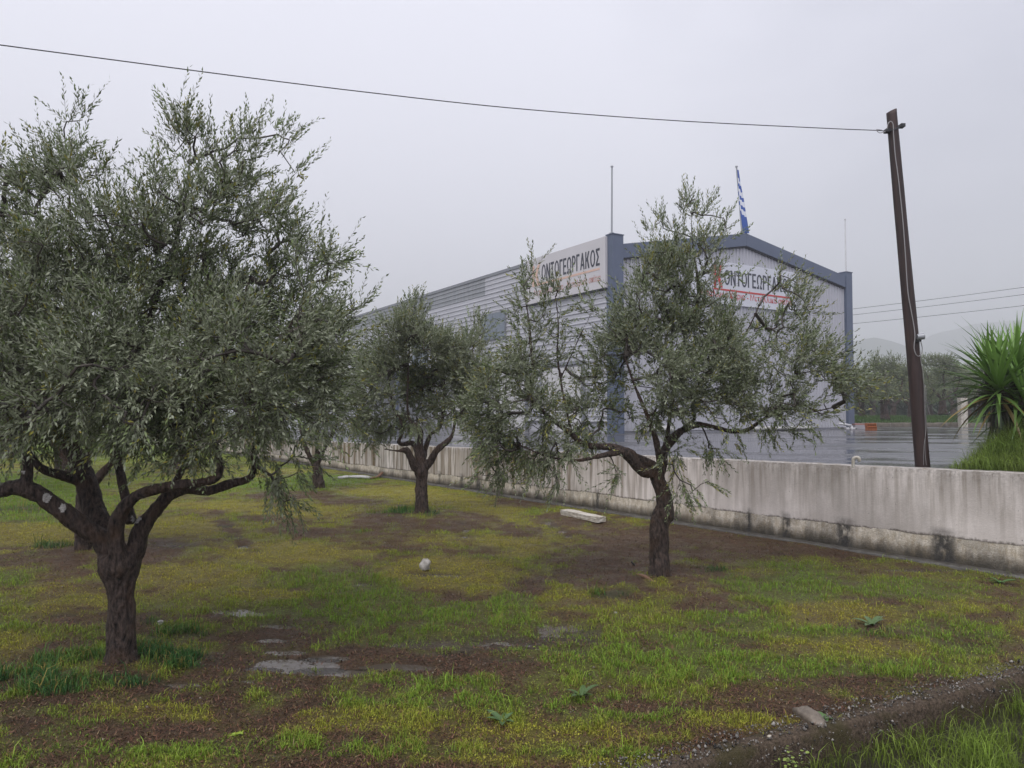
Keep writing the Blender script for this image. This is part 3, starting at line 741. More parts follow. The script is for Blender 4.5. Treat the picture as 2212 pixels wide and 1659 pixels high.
# lettering
def text_mesh(s, height, mat, width=None, bold=0.0, depth=.012):
    cu = bpy.data.curves.new('lettering', 'FONT'); cu.body = s; cu.size = 1; cu.offset = bold; cu.extrude = 0; cu.resolution_u = 3
    o = bpy.data.objects.new('tmp', cu); COL.objects.link(o)
    bpy.context.view_layer.update()
    me = bpy.data.meshes.new_from_object(o.evaluated_get(bpy.context.evaluated_depsgraph_get()))
    bpy.data.objects.remove(o)
    n = len(me.vertices); c = np.zeros(n * 3, np.float32); me.vertices.foreach_get('co', c); c = c.reshape(-1, 3)
    x0, x1 = c[:, 0].min(), c[:, 0].max()
    k = height / .73
    c[:, 0] -= x0; sx = (width / (x1 - x0)) if width else k
    c[:, 0] *= sx; c[:, 1] *= k
    me.vertices.foreach_set('co', c.ravel()); me.update(); me.materials.clear(); me.materials.append(mat)
    return me
def put_text(s, parent, origin, xdir, height, width, mat, bold=.02, name='lettering'):
    me = text_mesh(s, height, mat, width, bold)
    o = link(name, me, parent)
    xd = Vector(xdir).normalized(); zd = Vector((0, 0, 1)); nd = xd.cross(zd)
    o.matrix_local = Matrix(((xd.x, zd.x, nd.x, origin[0]), (xd.y, zd.y, nd.y, origin[1]), (xd.z, zd.z, nd.z, origin[2]), (0, 0, 0, 1)))
    return o
def glyph(ch):
    """strokes of a heavy capital in a box of height 1: list of (points, faces); returns width too"""
    t = .17; P = []
    def quad(*p): P.append((list(p), [(0, 1, 2, 3)]))
    def bar(x0, x1, y0, y1): quad((x0, y0), (x1, y0), (x1, y1), (x0, y1))
    def dia(xb, yb, xt, yt, tt=t): quad((xb, yb), (xb + tt, yb), (xt + tt, yt), (xt, yt))
    def arc(cx, cy, rx, ry, a0, a1, tx=t, ty=.13, n=20):
        V = []
        for i in range(n + 1):
            a = math.radians(a0 + (a1 - a0) * i / n); V += [(cx + rx * math.cos(a), cy + ry * math.sin(a)), (cx + (rx - tx) * math.cos(a), cy + (ry - ty) * math.sin(a))]
        P.append((V, [(2 * i, 2 * i + 2, 2 * i + 3, 2 * i + 1) for i in range(n)]))
    if ch == 'Ο': arc(.36, .5, .36, .51, 0, 360); w = .72
    elif ch == 'Ν': bar(0, t, 0, 1); bar(.47, .64, 0, 1); dia(.45, 0, .02, 1, .17); w = .64
    elif ch == 'Τ': bar(0, .58, .86, 1); bar(.205, .375, 0, .86); w = .58
    elif ch == 'Γ': bar(0, t, 0, 1); bar(t, .5, .86, 1); w = .5
    elif ch == 'Ε': bar(0, t, 0, 1); bar(t, .5, .86, 1); bar(t, .46, .43, .57); bar(t, .5, 0, .14); w = .5
    elif ch == 'Ω': arc(.37, .58, .35, .42, -48, 228); bar(.02, .31, 0, .14); bar(.43, .72, 0, .14); dia(.14, .14, .13, .27, .15); dia(.45, .14, .46, .27, .15); w = .74
    elif ch == 'Ρ': bar(0, t, 0, 1); arc(.24, .71, .31, .29, -90, 90, t, .13, 12); bar(t, .24, .87, 1); bar(t, .24, .42, .55); w = .55
    elif ch == 'Α': dia(0, 0, .25, 1); dia(.5, 0, .25, 1); bar(.17, .50, .22, .35); w = .67
    elif ch == 'Κ': bar(0, t, 0, 1); dia(.14, .42, .42, 1, .2); dia(.43, 0, .18, .62, .2); w = .63
    elif ch == 'Σ': bar(0, .56, .86, 1); bar(0, .56, 0, .14); dia(0, .14, .24, .5, .2); dia(.24, .5, 0, .86, .2); w = .56
    return P, w
def put_caps(sg, parent, origin, xdir, height, width, mat):
    tot = sum(glyph(c)[1] for c in sg) + .09 * (len(sg) - 1); sx = width / tot
    xd = Vector(xdir).normalized(); zd = Vector((0, 0, 1)); nd = xd.cross(zd); x = 0
    for ch in sg:
        P, w_ = glyph(ch); mb = MB()
        for k, (pts_, fc) in enumerate(P):
            mb.add([(px2 * sx, py2 * height, .0015 * k) for px2, py2 in pts_], fc)
        o = mb.build('letter', mat, parent); og = Vector(origin) + xd * (x * sx)
        o.matrix_local = Matrix(((xd.x, zd.x, nd.x, og[0]), (xd.y, zd.y, nd.y, og[1]), (xd.z, zd.z, nd.z, og[2]), (0, 0, 0, 1)))
        x += w_ + .09
# sign on the long side: from y=.1 to 7.0, facing -x; reads right-to-front: text runs from large y to small y
def ly(px):  # distance along the long side seen at column px (front plane)
    t = (px - 1106) / FPX; v = np.array([-BU[1], BU[0]])
    return (4.59 - t * 34.0) / (t * v[1] - v[0])
def gxx(px):
    t = (px - 1106) / FPX
    return (t * 34.0 - 4.59) / (BU[0] - t * BU[1])
zs = 1.02
ys1 = ly(1141)
mb = MB(); mb.box(-.16, -.03, .24, ys1, 5.75 + zs, 8.12 + zs + .02); s1 = mb.build('sign_panel', M_sign, bld)
ya, yb = ly(1176), ly(1303)
put_caps('ΟΝΤΟΓΕΩΡΓΑΚΟΣ', s1, (-.168, ya, 6.85 + zs), (0, -1, 0), .82, ya - yb, M_ink)
yk = ly(1156); put_caps('Κ', s1, (-.175, yk, 6.62 + zs), (0, -1, 0), 1.12, yk - ya - .12, M_orange)
yu = ly(1158)
mb = MB(); mb.box(-.170, -.162, yb, yu, 6.64 + zs, 6.74 + zs); mb.build('underline', M_orange, s1)
yt = ly(1160); put_text('Μεταλλικά κτίρια - Μεταλλικά σπίτια', s1, (-.168, yt, 6.12 + zs), (0, -1, 0), .31, yt - yb + .05, M_fade, .01)['kind'] = 'stuff'
mb = MB(); mb.box(-.155, -.03, .24, ys1, 5.68 + zs, 5.75 + zs); mb.build('sign_frame', M_dark, s1)
# sign on the gable
xa, xb = gxx(1497), gxx(1722)
mb = MB(); mb.box(xa, xb, -.03, .055, 5.52 + zs, 7.72 + zs); s2 = mb.build('sign_panel', M_sign2, bld)
xo, xe = gxx(1566), gxx(1713)
put_caps('ΟΝΤΟΓΕΩΡΓΑΚΟΣ', s2, (xo, -.038, 6.53 + zs), (1, 0, 0), .78, xe - xo, M_ink)
xk = gxx(1543); put_caps('Κ', s2, (xk, -.047, 6.36 + zs), (1, 0, 0), 1.14, xo - xk - .12, M_red)
mb = MB(); mb.box(xk, xe, -.042, -.032, 6.22 + zs, 6.31 + zs); mb.build('underline', M_red, s2)
xt = gxx(1510); put_text('Μεταλλικά Κτίρια - Μεταλλικά σπίτια', s2, (xt, -.038, 5.86 + zs), (1, 0, 0), .32, xe - xt, M_red, .01)['kind'] = 'stuff'

def wpt(o, x, y, z):   # warehouse local to world
    c, s = math.cos(ang), math.sin(ang)
    return np.array([4.59 + x * c - y * s, 34.0 + x * s + y * c, ZA + z])
# flagpoles
def pole_thing(name, a, b, r, label, mat=M_steel, group=None):
    mb = MB(); mb.tube([a, a + (b - a) * .5, b], [r, r * .9, r * .8], 8)
    root = empty(name, tuple(a), label=label, cat='flagpole', group=group)
    o = mb.build('pole', mat, root); o.matrix_parent_inverse = Matrix.Translation(-Vector(a))
    mb = MB(); mb.tube([b, b + np.array([0, 0, .05])], [r * 1.5, r * 1.5], 8); o = mb.build('pole_cap', mat, root); o.matrix_parent_inverse = Matrix.Translation(-Vector(a))
    mb = MB(); mb.tube([a, a + np.array([0, 0, .06])], [r * 2.6, r * 2.6], 8); o = mb.build('base_plate', mat, root); o.matrix_parent_inverse = Matrix.Translation(-Vector(a))
    return root
a = wpt(0, .12, .1, 9.26); pole_thing('flagpole', a, W(1322, 361, a[1]), .045, 'bare grey flagpole on the column beside the side sign')
a = wpt(0, GW - .25, .1, 9.26); pole_thing('flagpole', a, W(1825.5, 475, a[1]), .042, 'thin bare pale flagpole on the right corner column', M_white)
a = wpt(0, GW / 2 - .12, .1, HA - .02); b = W(1591, 361, a[1]); pole_thing('flagpole', a, b, .05, 'leaning flagpole at the gable peak carrying the furled flag')
# furled blue and white flag
M_fb = pmat('flag_blue', (.035, .085, .32), .7); M_fw = pmat('flag_white', (.62, .64, .70), .7)
mb = MB(); nseg, kk = 46, 14
fl = []
for i in range(nseg + 1):
    t = i / nseg
    c = b + (a - b) * (.05 + .94 * t)
    wdt = .04 + .10 * min(1, t * 1.6) ** .9
    c = c + np.array([.04 + .20 * t * t, -.03, 0])
    ring = []
    for j in range(kk):
        th = j / kk * 2 * math.pi
        rr = wdt * (1 + .28 * math.sin(3 * th + 5 * t) + .12 * math.sin(5 * th - 9 * t))
        ring.append(c + np.array([math.cos(th) * rr, math.sin(th) * rr * .55, .03 * math.sin(2 * th)]))
    fl.append(np.array(ring))
V = np.concatenate(fl); F = []; Mi = []
bands = [(.0, .13, 0), (.13, .2, 1), (.2, .30, 0), (.30, .40, 1), (.40, .46, 0), (.46, .55, 1), (.55, .62, 0), (.62, .70, 1), (.70, 1, 0)]
for i in range(nseg):
    for j in range(kk):
        F.append((i * kk + j, i * kk + (j + 1) % kk, (i + 1) * kk + (j + 1) % kk, (i + 1) * kk + j))
        t = i / nseg + (.055 if j in (5, 6, 7, 8) else 0) - (.03 if j in (11, 12, 13, 0) else 0)
        Mi.append(next((m_ for a_, b_, m_ in bands if a_ <= max(t, 0) < b_), 0))
me = bpy.data.meshes.new('flag'); me.from_pydata([tuple(v) for v in V], [], F); me.materials.append(M_fb); me.materials.append(M_fw)
me.polygons.foreach_set('material_index', Mi); me.polygons.foreach_set('use_smooth', [True] * len(F)); me.update()
tag(link('flag', me), 'furled blue and white striped flag hanging down the pole at the gable peak', 'flag')

# things at the foot of the gable
def at_yard(px, py):
    a = W(px, py, 1.0); d = (ZA - EYE) / (a[2] - EYE); return np.array([a[0] * d, d, ZA])
def hollow_brick(loc, rz, label):
    root = empty('hollow_brick', tuple(loc), rz, label=label, cat='brick', group='hollow bricks stacked by the warehouse corner')
    L_, D_, H_ = .52, .30, .18; t = .02
    mb = MB()
    mb.box(0, L_, 0, D_, 0, t); mb.box(0, L_, 0, D_, H_ - t, H_)
    for k in range(5):
        x = k * (L_ - t) / 4; mb.box(x, x + t, .001, D_ - .001, t, H_ - t)
    mb.box(t, L_ - t, .002, D_ - .002, H_ / 2 - .01, H_ / 2 + .01)
    mb.build('shell', M_brick, root)
    return root
p = at_yard(1875, 928.5)
hollow_brick(p + np.array([0, 0, .0]), .06, 'orange hollow brick, lower one of the two on the asphalt by the warehouse corner')
hollow_brick(p + np.array([-.03, .03, .185]), .0, 'orange hollow brick, upper one of the two on the asphalt by the warehouse corner')
M_slab = pmat('brick_sky_sheen', (.36, .34, .36), .5, noise=.2, scale=3); M_brick_red = pmat('reddish_brick', (.30, .15, .13), .6)  # pale tone paints the sky reflected on wet brick sides
q_ = at_yard(1848, 927)
for k in range(4):  # flat layers stand in for the long sides of stacked bricks
    mb = MB(); mb.box(0, .64, 0, 1.1, 0, .075); o = mb.build('brickwork', M_slab if k != 3 else M_brick_red)
    o.location = q_ + np.array([.01 * (k % 2), .02 * k, .08 * k]); o.rotation_euler = (0, 0, .03 * (k % 2))
    tag(o, ('%s board in the low stack left of the orange bricks' % ['pale lowest', 'pale second', 'pale third', 'reddish topmost'][k]), 'brickwork', 'wet bricks stacked by the warehouse corner')
mb = MB(); c1 = at_yard(1836, 927); mb.box(0, .6, 0, .5, 0, .10); o = mb.build('paving_slab', M_white); o.location = c1 + np.array([-.2, 0, 0]); tag(o, 'flat pale slab lying at the foot of the right corner column', 'slab')
mb = MB(); pa, pb = W(1812, 915, 40.5), W(1838, 920, 41); mb.tube([pa, (pa + pb) / 2 + np.array([0, 0, .02]), pb], [.05, .06, .09], 10); mb.tube([pb, pb + np.array([.03, -.02, -.28])], [.09, .09], 10)
tag(mb.build('drain_pipe', M_white, smooth=True), 'short white pipe lying against the gable near the right corner column', 'pipe')
def lumpy(name, path, r, mat, seed, label, cat, flat=.45, k=10):
    P, R = smooth_path(path, [r] * len(path), .04 if r < .12 else .12)
    V, F = tube(P, R, k); V = np.array(V)
    c = np.repeat(P, k, 0); nz_ = fbm(V * (3.0 / max(r, .05) * .3), seed, 3)[:, None]
    V = c + (V - c) * (.5 + 1.1 * nz_); V[:, 2] = c[:, 2] + (V[:, 2] - c[:, 2]) * flat
    Vm = V; mbx = MB(); mbx.add(Vm, F); return tag(mbx.build(name, mat, smooth=True), label, cat)
lumpy('tarpaulin', [wpt(0, x, -.45, .12) for x in (9.0, 10.5, 12, 13.6)], .25, M_tarp, 4, 'crumpled white sheeting lying along the foot of the gable wall', 'tarpaulin')
lumpy('tarpaulin', [wpt(0, x, -.8, .2) for x in (1.2, 2.0, 2.8)], .35, M_tarp, 5, 'white sheeting heap beside the left corner column', 'tarpaulin')
g1 = [G(px, py) + np.array([0, 0, .05]) for px, py in ((735, 1036), (752, 1034), (775, 1034), (800, 1036))]
lumpy('plastic_sheet', g1, .10, M_tarp, 6, 'crumpled white plastic lying on the grass by the far foot of the wall', 'plastic sheet')
g1 = [G(px, py) + np.array([0, 0, z_]) for px, py, z_ in ((800, 1036, .04), (815, 1034, .06), (826, 1031, .14))]
lumpy('driftwood', g1, .05, M_root, 8, 'tan piece of wood sticking up beside the white plastic', 'wood')
# white gate post on the far side of the yard
c1 = W(2079, 912, YK - .3); z0 = ZA; hh = W(2079, 858, YK - .3)[2] - ZA
mb = MB(); mb.box(-.22, .22, -.2, .2, 0, hh - .05); o = mb.build('gate_post', M_block); o.location = (c1[0], YK - .35, z0); tag(o, 'white concrete gate post beside the spiky yucca, beyond the yard', 'gate post')

# ------------------------------------------------------------------ utility pole
PD = 11.62
pb_, pt_ = W(1995, 1016, PD), W(1925.5, 240, PD)
pb_[2] = min(pb_[2], ZA - .02)
pr_ = empty('utility_pole', tuple(pb_), label='leaning dark wooden utility pole just behind the wall', cat='utility pole')
INV = Matrix.Translation(-Vector(pb_))
def pchild(o): o.parent = pr_; o.matrix_parent_inverse = INV; return o
P, R = smooth_path([pb_, pb_ + (pt_ - pb_) * .35 + np.array([.01, 0, 0]), pb_ + (pt_ - pb_) * .7, pt_], [.108, .098, .087, .075], .12)
V, F = tube(P, R, 18); V = np.array(V)
c = np.vstack([np.repeat(P, 18, 0)]); nrm = V - c
nz_ = fbm(V * np.array([6, 6, 1.0]), 3, 3)[:, None]; V = c + nrm * (.93 + .14 * nz_)
tw = (V[:, 2] > pt_[2] - .01); V[tw, 2] += (V[tw, 0] - pt_[0]) * .35
mb = MB(); mb.add(V, F); pchild(mb.build('shaft', M_pole, smooth=True))
def on_pole(px, py, off=.10): return W(px, py, PD - off)
br = MB()
br.tube([W(1909, 287, PD - .03), W(1930, 281, PD - .12), W(1952, 268, PD - .02)], [.010] * 3, 6)
br.box(*(W(1909.5, 283, PD)[0] + np.array([0, .07])), PD - .09, PD + .02, W(0, 288, PD)[2], W(0, 281, PD)[2])
br.box(*(W(1943, 270, PD)[0] + np.array([0, .065])), PD - .06, PD + .04, W(0, 276, PD)[2], W(0, 269, PD)[2])
pchild(br.build('bracket', M_cable))
def wire(pts, r, mat, name, off=.10, k=5):
    P = np.array([W(a[0], a[1], PD - (a[2] if len(a) > 2 else off)) for a in pts]); P, R = smooth_path(P, [r] * len(P), .03)
    mb = MB(); mb.tube(P, R, k); return pchild(mb.build(name, mat, smooth=True))
wire([(1917, 279, .13), (1918, 268, .12), (1924, 262, .12), (1929, 268, .12), (1930, 285, .12), (1931, 300, .12), (1934, 336, .115), (1938, 365, .115), (1941, 388, .12), (1944, 415, .12), (1947.5, 446, .12), (1952, 496, .12), (1956, 553, .125), (1961, 628, .125), (1968, 670, .125), (1974, 703, .13), (1976.5, 727, .14), (1974.5, 751, .14), (1979, 766, .14), (1985, 769.5, .14), (1991, 764, .14), (1992, 750, .14), (1989, 738, .14)], .0075, M_wire, 'service_cable')
wire([(1986, 735, .13), (1987, 760, .13), (1990, 785, .13), (1994, 805, .12), (1996, 832, .12), (1996.5, 870, .12), (1999, 925, .12), (1998, 970, .12), (2001, 1005, .12)], .0035, M_wire, 'thin_wire')
wire([(1996, 832, .12), (2000, 835, .13), (2001, 860, .14), (2005, 882, .14), (2009, 896, .14)], .003, M_wire, 'thin_wire')
wire([(1998, 834, .13), (1999, 880, .13), (2001, 925, .13), (1996, 962, .13), (1995, 1005, .13)], .003, M_wire, 'thin_wire')
c1 = W(1987, 728, PD - .14)
bm_ = MB(); bm_.tube([c1 + np.array([-.045, -.01, .0]), c1 + np.array([.05, -.03, .01])], [.045, .05], 14); o = pchild(bm_.build('junction_box', M_steel)); 
bm_ = MB(); bm_.box(c1[0] - .05, c1[0] + .03, c1[1] + .01, c1[1] + .07, c1[2] - .07, c1[2] - .03); pchild(bm_.build('cable_clip', M_cable))
# span wire from the pole to the left
pts = [(1911, 283), (1890, 281.5), (1780, 277), (1450, 260), (1106, 233.5), (790, 199), (500, 163), (250, 130), (0, 97), (-250, 62), (-520, 22)]
P = np.array([W(x, y, 11.5 - 3.6 * (1911 - x) / 1911 * 1.0) for x, y in pts]); P, R = smooth_path(P, [.0065] * len(P), .25)
mb = MB(); mb.tube(P, R, 6); tag(mb.build('overhead_cable', M_cable, smooth=True), 'single black cable sagging from the leaning pole across the sky to the left', 'cable')
mb = MB(); P = np.array([W(x, y, 11.45) for x, y in ((1912, 284), (1900, 287), (1893, 280), (1905, 281))]); P, R = smooth_path(P, [.006] * 4, .02); mb.tube(P, R, 5); pchild(mb.build('dead_end_loop', M_wire))
for i, (ya_, yb_) in enumerate(((667, 620.5), (680, 636), (699, 660))):
    P = []
    for t in np.linspace(-1.2, 1.9, 24):
        x = 1845 + (2212 - 1845) * t; y = ya_ + (yb_ - ya_) * t + 5 * (t * (t - 1)) * -.8
        P.append(W(x, y, 74 - 8 * t))
    mb = MB(); mb.tube(np.array(P), [.020] * len(P), 4, caps=False)
    tag(mb.build('power_line', M_cable), ['topmost', 'middle', 'lowest'][i] + ' of the three thin power lines right of the warehouse', 'power line', 'power lines beyond the yard')

# little pipe elbow on the wall, seen just behind its top
P = np.array([W(1843, 1010, 11.15), W(1843, 998, 11.15), W(1844, 991, 11.15), W(1850, 988, 11.13), W(1855, 990, 11.1), W(1857, 997, 11.1)])
P, R = smooth_path(P, [.022, .024, .026, .024, .026, .02], .01)
mb = MB(); mb.tube(P, R, 10); tag(mb.build('pipe_elbow', M_block, smooth=True), 'small whitish pipe elbow sticking up behind the wall top', 'pipe')

# ------------------------------------------------------------------ small things on the lawn
def gz1(x, y): return float(ground_z(np.array([x]), np.array([y]))[0])
def rock(name, px, py, rx, ry, rz, mat, seed, label, cat='stone', sink=.25, group=None):
    g = G(px, py); bmx = bmesh.new(); bmesh.ops.create_icosphere(bmx, subdivisions=3, radius=1)
    V = np.array([v.co[:] for v in bmx.verts]); d = .45 + 1.1 * fbm(V * 1.5 + seed, seed, 3); V = np.sign(V) * np.abs(V) ** .8 * d[:, None] * np.array([rx, ry, rz])
    for v, c in zip(bmx.verts, V): v.co = c
    me = bpy.data.meshes.new(name); bmx.to_mesh(me); bmx.free(); me.materials.append(mat)
    me.polygons.foreach_set('use_smooth', [True] * len(me.polygons))
    o = link(name, me); o.location = (g[0], g[1], gz1(g[0], g[1]) + rz * (1 - 2 * sink)); o.rotation_euler = (0, 0, seed)
    return tag(o, label, cat, group)
rock('stone', 918, 1233, .10, .06, .085, pmat('chalky_stone', (.50, .47, .43), .8, c2=(.26, .24, .21), scale=16, bump=.01), 2, 'upright whitish stone standing alone on the yellow-green grass', sink=.2)
rock('boulder', 1752, 1560, .13, .07, .06, pmat('brown_stone', (.20, .165, .13), .6, noise=.5, scale=14, bump=.01), 5, 'half buried brownish stone lying beside the near kerb', 'stone', sink=.5)
rock('stone', 1662, 1600, .02, .02, .015, M_block, 7, 'tiny white pebble on the kerb edge nearest the buried stone', 'stone')
rock('stone', 1330, 1330, .02, .02, .012, M_stone, 8, 'small pale stone beside the long puddle', 'stone')
rock('stone', 345, 1352, .03, .03, .02, M_stone, 9, 'small brown stone right of the big trunk', 'stone')
# concrete beam
ga, gb = G(1222, 1112), G(1297, 1131)
dv_ = (gb - ga); Lb = np.linalg.norm(dv_[:2]); az = math.atan2(dv_[1], dv_[0])
mb = MB(); bmx = bmesh.new(); bmesh.ops.create_cube(bmx, size=1)
bmesh.ops.scale(bmx, vec=(Lb + .05, .22, .10), verts=bmx.verts); bmesh.ops.subdivide_edges(bmx, edges=bmx.edges, cuts=6, use_grid_fill=True)
for v in bmx.verts:
    v.co += Vector((random.uniform(-1, 1), random.uniform(-1, 1), random.uniform(-1, 1))) * .006
me = bpy.data.meshes.new('concrete_block'); bmx.to_mesh(me); bmx.free(); me.materials.append(M_block)
o = link('concrete_block', me); mid = (ga + gb) / 2; o.location = (mid[0], mid[1], gz1(mid[0], mid[1]) + .045); o.rotation_euler = (.02, .0, az)
tag(o, 'oblong white concrete block lying on the soil near the wall foot', 'concrete block')
def stub(px0, py0, px1, py1, r, mat, name, label, cat, d=None):
    g = G(px0, py0); d = g[1]; a = W(px0, py0 + 3, d); a[2] = gz1(g[0], g[1]) - .03; b = W(px1, py1, d)
    P, R = smooth_path([a, (a + b) / 2 + np.array([.01, 0, 0]), b], [r, r, r * .9], .03); mb = MB(); mb.tube(P, R, 8)
    return tag(mb.build(name, mat, smooth=True), label, cat)
stub(935, 1118, 941, 1102, .012, M_black, 'irrigation_pipe', 'black irrigation stub beside the slim middle olive trunk', 'pipe')
stub(1374, 1230, 1363, 1213, .012, M_black, 'irrigation_pipe', 'black irrigation stub left of the twisted right olive trunk', 'pipe')
g = [G(1376, 1254) + np.array([0, 0, .08]), G(1395, 1262) + np.array([0, 0, .09]), G(1416, 1272) + np.array([0, 0, .06])]
P, R = smooth_path(g, [.012, .028, .018], .03); mb = MB(); mb.tube(P, R, 8); tag(mb.build('dead_root', M_root, smooth=True), 'orange brown dead branch piece lying in front of the right olive trunk', 'branch')
# ------------------------------------------------------------------ near kerb
def kerb_mat():
    m, nt, b = newmat('mossy_concrete'); L = nt.links.new; N = nt.nodes.new
    tcn = N('ShaderNodeTexCoord')
    def nz_(sc, d=6, ro=.65):
        f = N('ShaderNodeTexNoise'); f.inputs['Scale'].default_value = sc; f.inputs['Detail'].default_value = d; f.inputs['Roughness'].default_value = ro; L(tcn.outputs['Object'], f.inputs['Vector']); return f.outputs['Fac']
    r1 = N('ShaderNodeValToRGB'); e = r1.color_ramp.elements; e[0].position = .36; e[0].color = (.024, .017, .011, 1); e[1].position = .68; e[1].color = (.17, .125, .09, 1); L(nz_(38, 8, .75), r1.inputs[0])
    r2 = N('ShaderNodeMapRange'); r2.inputs[1].default_value = .46; r2.inputs[2].default_value = .60; L(nz_(3.2), r2.inputs[0])
    mx = N('ShaderNodeMix'); mx.data_type = 'RGBA'; ml = N('ShaderNodeMath'); ml.operation = 'MULTIPLY'; ml.inputs[1].default_value = .75; L(r2.outputs[0], ml.inputs[0]); L(ml.outputs[0], mx.inputs['Factor'])
    L(r1.outputs[0], mx.inputs['A']); mx.inputs['B'].default_value = (.055, .048, .018, 1); L(mx.outputs['Result'], b.inputs['Base Color']); b.inputs['Roughness'].default_value = .8; b.inputs['Specular IOR Level'].default_value = .2
    bp = N('ShaderNodeBump'); bp.inputs['Distance'].default_value = .02; L(nz_(60, 8, .7), bp.inputs['Height']); L(bp.outputs[0], b.inputs['Normal'])
    return m
M_k2 = kerb_mat()
ksn = np.arange(-7.0, 12.0, .035); kx = KA[0] + kd[0] * ksn; ky = KA[1] + kd[1] * ksn
kz = plane_z(kx, ky) + .02
def kr(off, dz, am, seed):
    j = (n2(ksn, ksn * 0, 3, seed * 0, 4) - .5) * am * 1.2 + (n2(ksn, ksn * 0, 22, seed, 2) - .5) * am * .8; j2 = (n2(ksn, ksn * 0 + 5, 4, 3, 4) - .5) * am + (n2(ksn, ksn * 0 + 5, 22, seed + 3, 2) - .5) * am * .5
    return np.stack([kx + kn[0] * (off + j), ky + kn[1] * (off + j), kz + dz + j2], 1)
rows = [kr(-.12, -.05, .02, 1), kr(-.07, .006, .02, 2), kr(-.01, .014, .02, 3), kr(.05, .012, .022, 4), kr(.085, -.004, .022, 5), kr(.095, -.05, .025, 6), kr(.10, -.12, .03, 7), kr(.105, -.2, .03, 8), kr(.12, -.3, .03, 9), kr(.14, -.5, .01, 10)]
V, F = grid(rows); kerbn = np_mesh('kerb', V, F, M_k2, smooth=False); tag(kerbn, kind='structure')
# gravel set in it
def pebbles(name, cx, cyy, czz, sizes, mat, seed, cols=None):
    n = len(cx); base = np.array([(1, 0, 0), (-1, 0, 0), (0, 1, 0), (0, -1, 0), (0, 0, 1), (0, 0, -1)], float)
    f = np.array([(0, 2, 4), (2, 1, 4), (1, 3, 4), (3, 0, 4), (2, 0, 5), (1, 2, 5), (3, 1, 5), (0, 3, 5)])
    r = np.random.default_rng(seed)
    V = base[None] * (sizes[:, None, None] * r.uniform(.5, 1.2, (n, 1, 3))) + r.normal(0, .12, (n, 6, 3)) * sizes[:, None, None]
    V = V + np.stack([cx, cyy, czz], 1)[:, None]
    F = (f[None] + (np.arange(n) * 6)[:, None, None]).reshape(-1, 3)
    return np_mesh(name, V.reshape(-1, 3), F, mat, smooth=True, col=np.repeat(cols, 6, 0) if cols is not None else None)
r = np.random.default_rng(5); n = 7000; t = r.uniform(-1, 10, n); o_ = r.choice([0, 1], n, p=[.5, .5])
off = np.where(o_ == 0, r.uniform(-.16, .08, n), .095); dz = np.where(o_ == 0, .022, -r.uniform(.02, .42, n))
px_ = KA[0] + kd[0] * t + kn[0] * off; py_ = KA[1] + kd[1] * t + kn[1] * off
cb = r.uniform(.08, .50, (n, 1)) ** 1.7 * np.array([[1, .93, .85]])
tag(pebbles('gravel', px_, py_, plane_z(px_, py_) + .02 + dz, np.where(r.uniform(0, 1, n) < .04, 2.2, 1) * r.uniform(.003, .010, n), M_litter, 6, cb), 'small pale pebbles bedded in the near kerb', 'gravel', kind='stuff')
n = 5000; gxp = r.uniform(-6, 9, n); gyp = r.uniform(4.2, 14, n); cb = r.uniform(.06, .26, (n, 1)) * np.array([[1, .85, .7]])
tag(pebbles('gravel', gxp, gyp, ground_z(gxp, gyp) + .003, r.uniform(.004, .012, n), M_litter, 9, cb), 'scattered small stones on the wet soil', 'gravel', kind='stuff')

# ------------------------------------------------------------------ grass
def blades(x, y, z, h, wd_, col, seed, lean=.5, seg=2, curl=.5):
    n = len(x); r = np.random.default_rng(seed)
    az = r.uniform(0, 2 * math.pi, n); la = r.uniform(0, 2 * math.pi, n); ln = r.uniform(.1, 1, n) * lean
    side = np.stack([np.cos(az), np.sin(az), 0 * az], 1) * wd_[:, None] * .5
    ld = np.stack([np.cos(la) * ln, np.sin(la) * ln, 0 * la], 1)
    b = np.stack([x, y, z - .004], 1)
    if seg == 1:
        tip = b + (ld + np.array([0, 0, 1])) * h[:, None]
        V = np.stack([b - side, b + side, tip], 1); F = (np.array([[0, 1, 2]])[None] + (np.arange(n) * 3)[:, None, None]).reshape(-1, 3)
        return V.reshape(-1, 3), [F], np.repeat(col, 3, 0)
    m = b + (ld * .35 + np.array([0, 0, .6])) * h[:, None]
    tip = b + (ld * (1 + curl) + np.array([0, 0, 1.0]) * (1 - .35 * ln[:, None])) * h[:, None]
    V = np.stack([b - side, b + side, m + side * .8, m - side * .8, tip], 1)
    F1 = (np.array([[0, 1, 2], [0, 2, 3], [3, 2, 4]])[None] + (np.arange(n) * 5)[:, None, None]).reshape(-1, 3)
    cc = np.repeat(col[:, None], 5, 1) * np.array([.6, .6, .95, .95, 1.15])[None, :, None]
    return V.reshape(-1, 3), [F1], cc.reshape(-1, 3)
def polar(n, d0, d1, seed, xmin=-1.0):
    r = np.random.default_rng(seed)
    d = d0 * (d1 / d0) ** r.uniform(0, 1, n) ; th = r.uniform(-.78, .78, n)
    return d * np.tan(th * .98), d
def beyond_wall(x, y):   # >0 on the lawn side of the wall
    return (x - WO[0]) * WN[0] + (y - WO[1]) * WN[1]
def pick(n, d0, d1, seed):
    x, y = polar(n, d0, d1, seed)
    m = (beyond_wall(x, y) > .22) & (kside(x, y) < .02 + .05 * n2(x, y, 3, 99, 2)); return x[m], y[m]
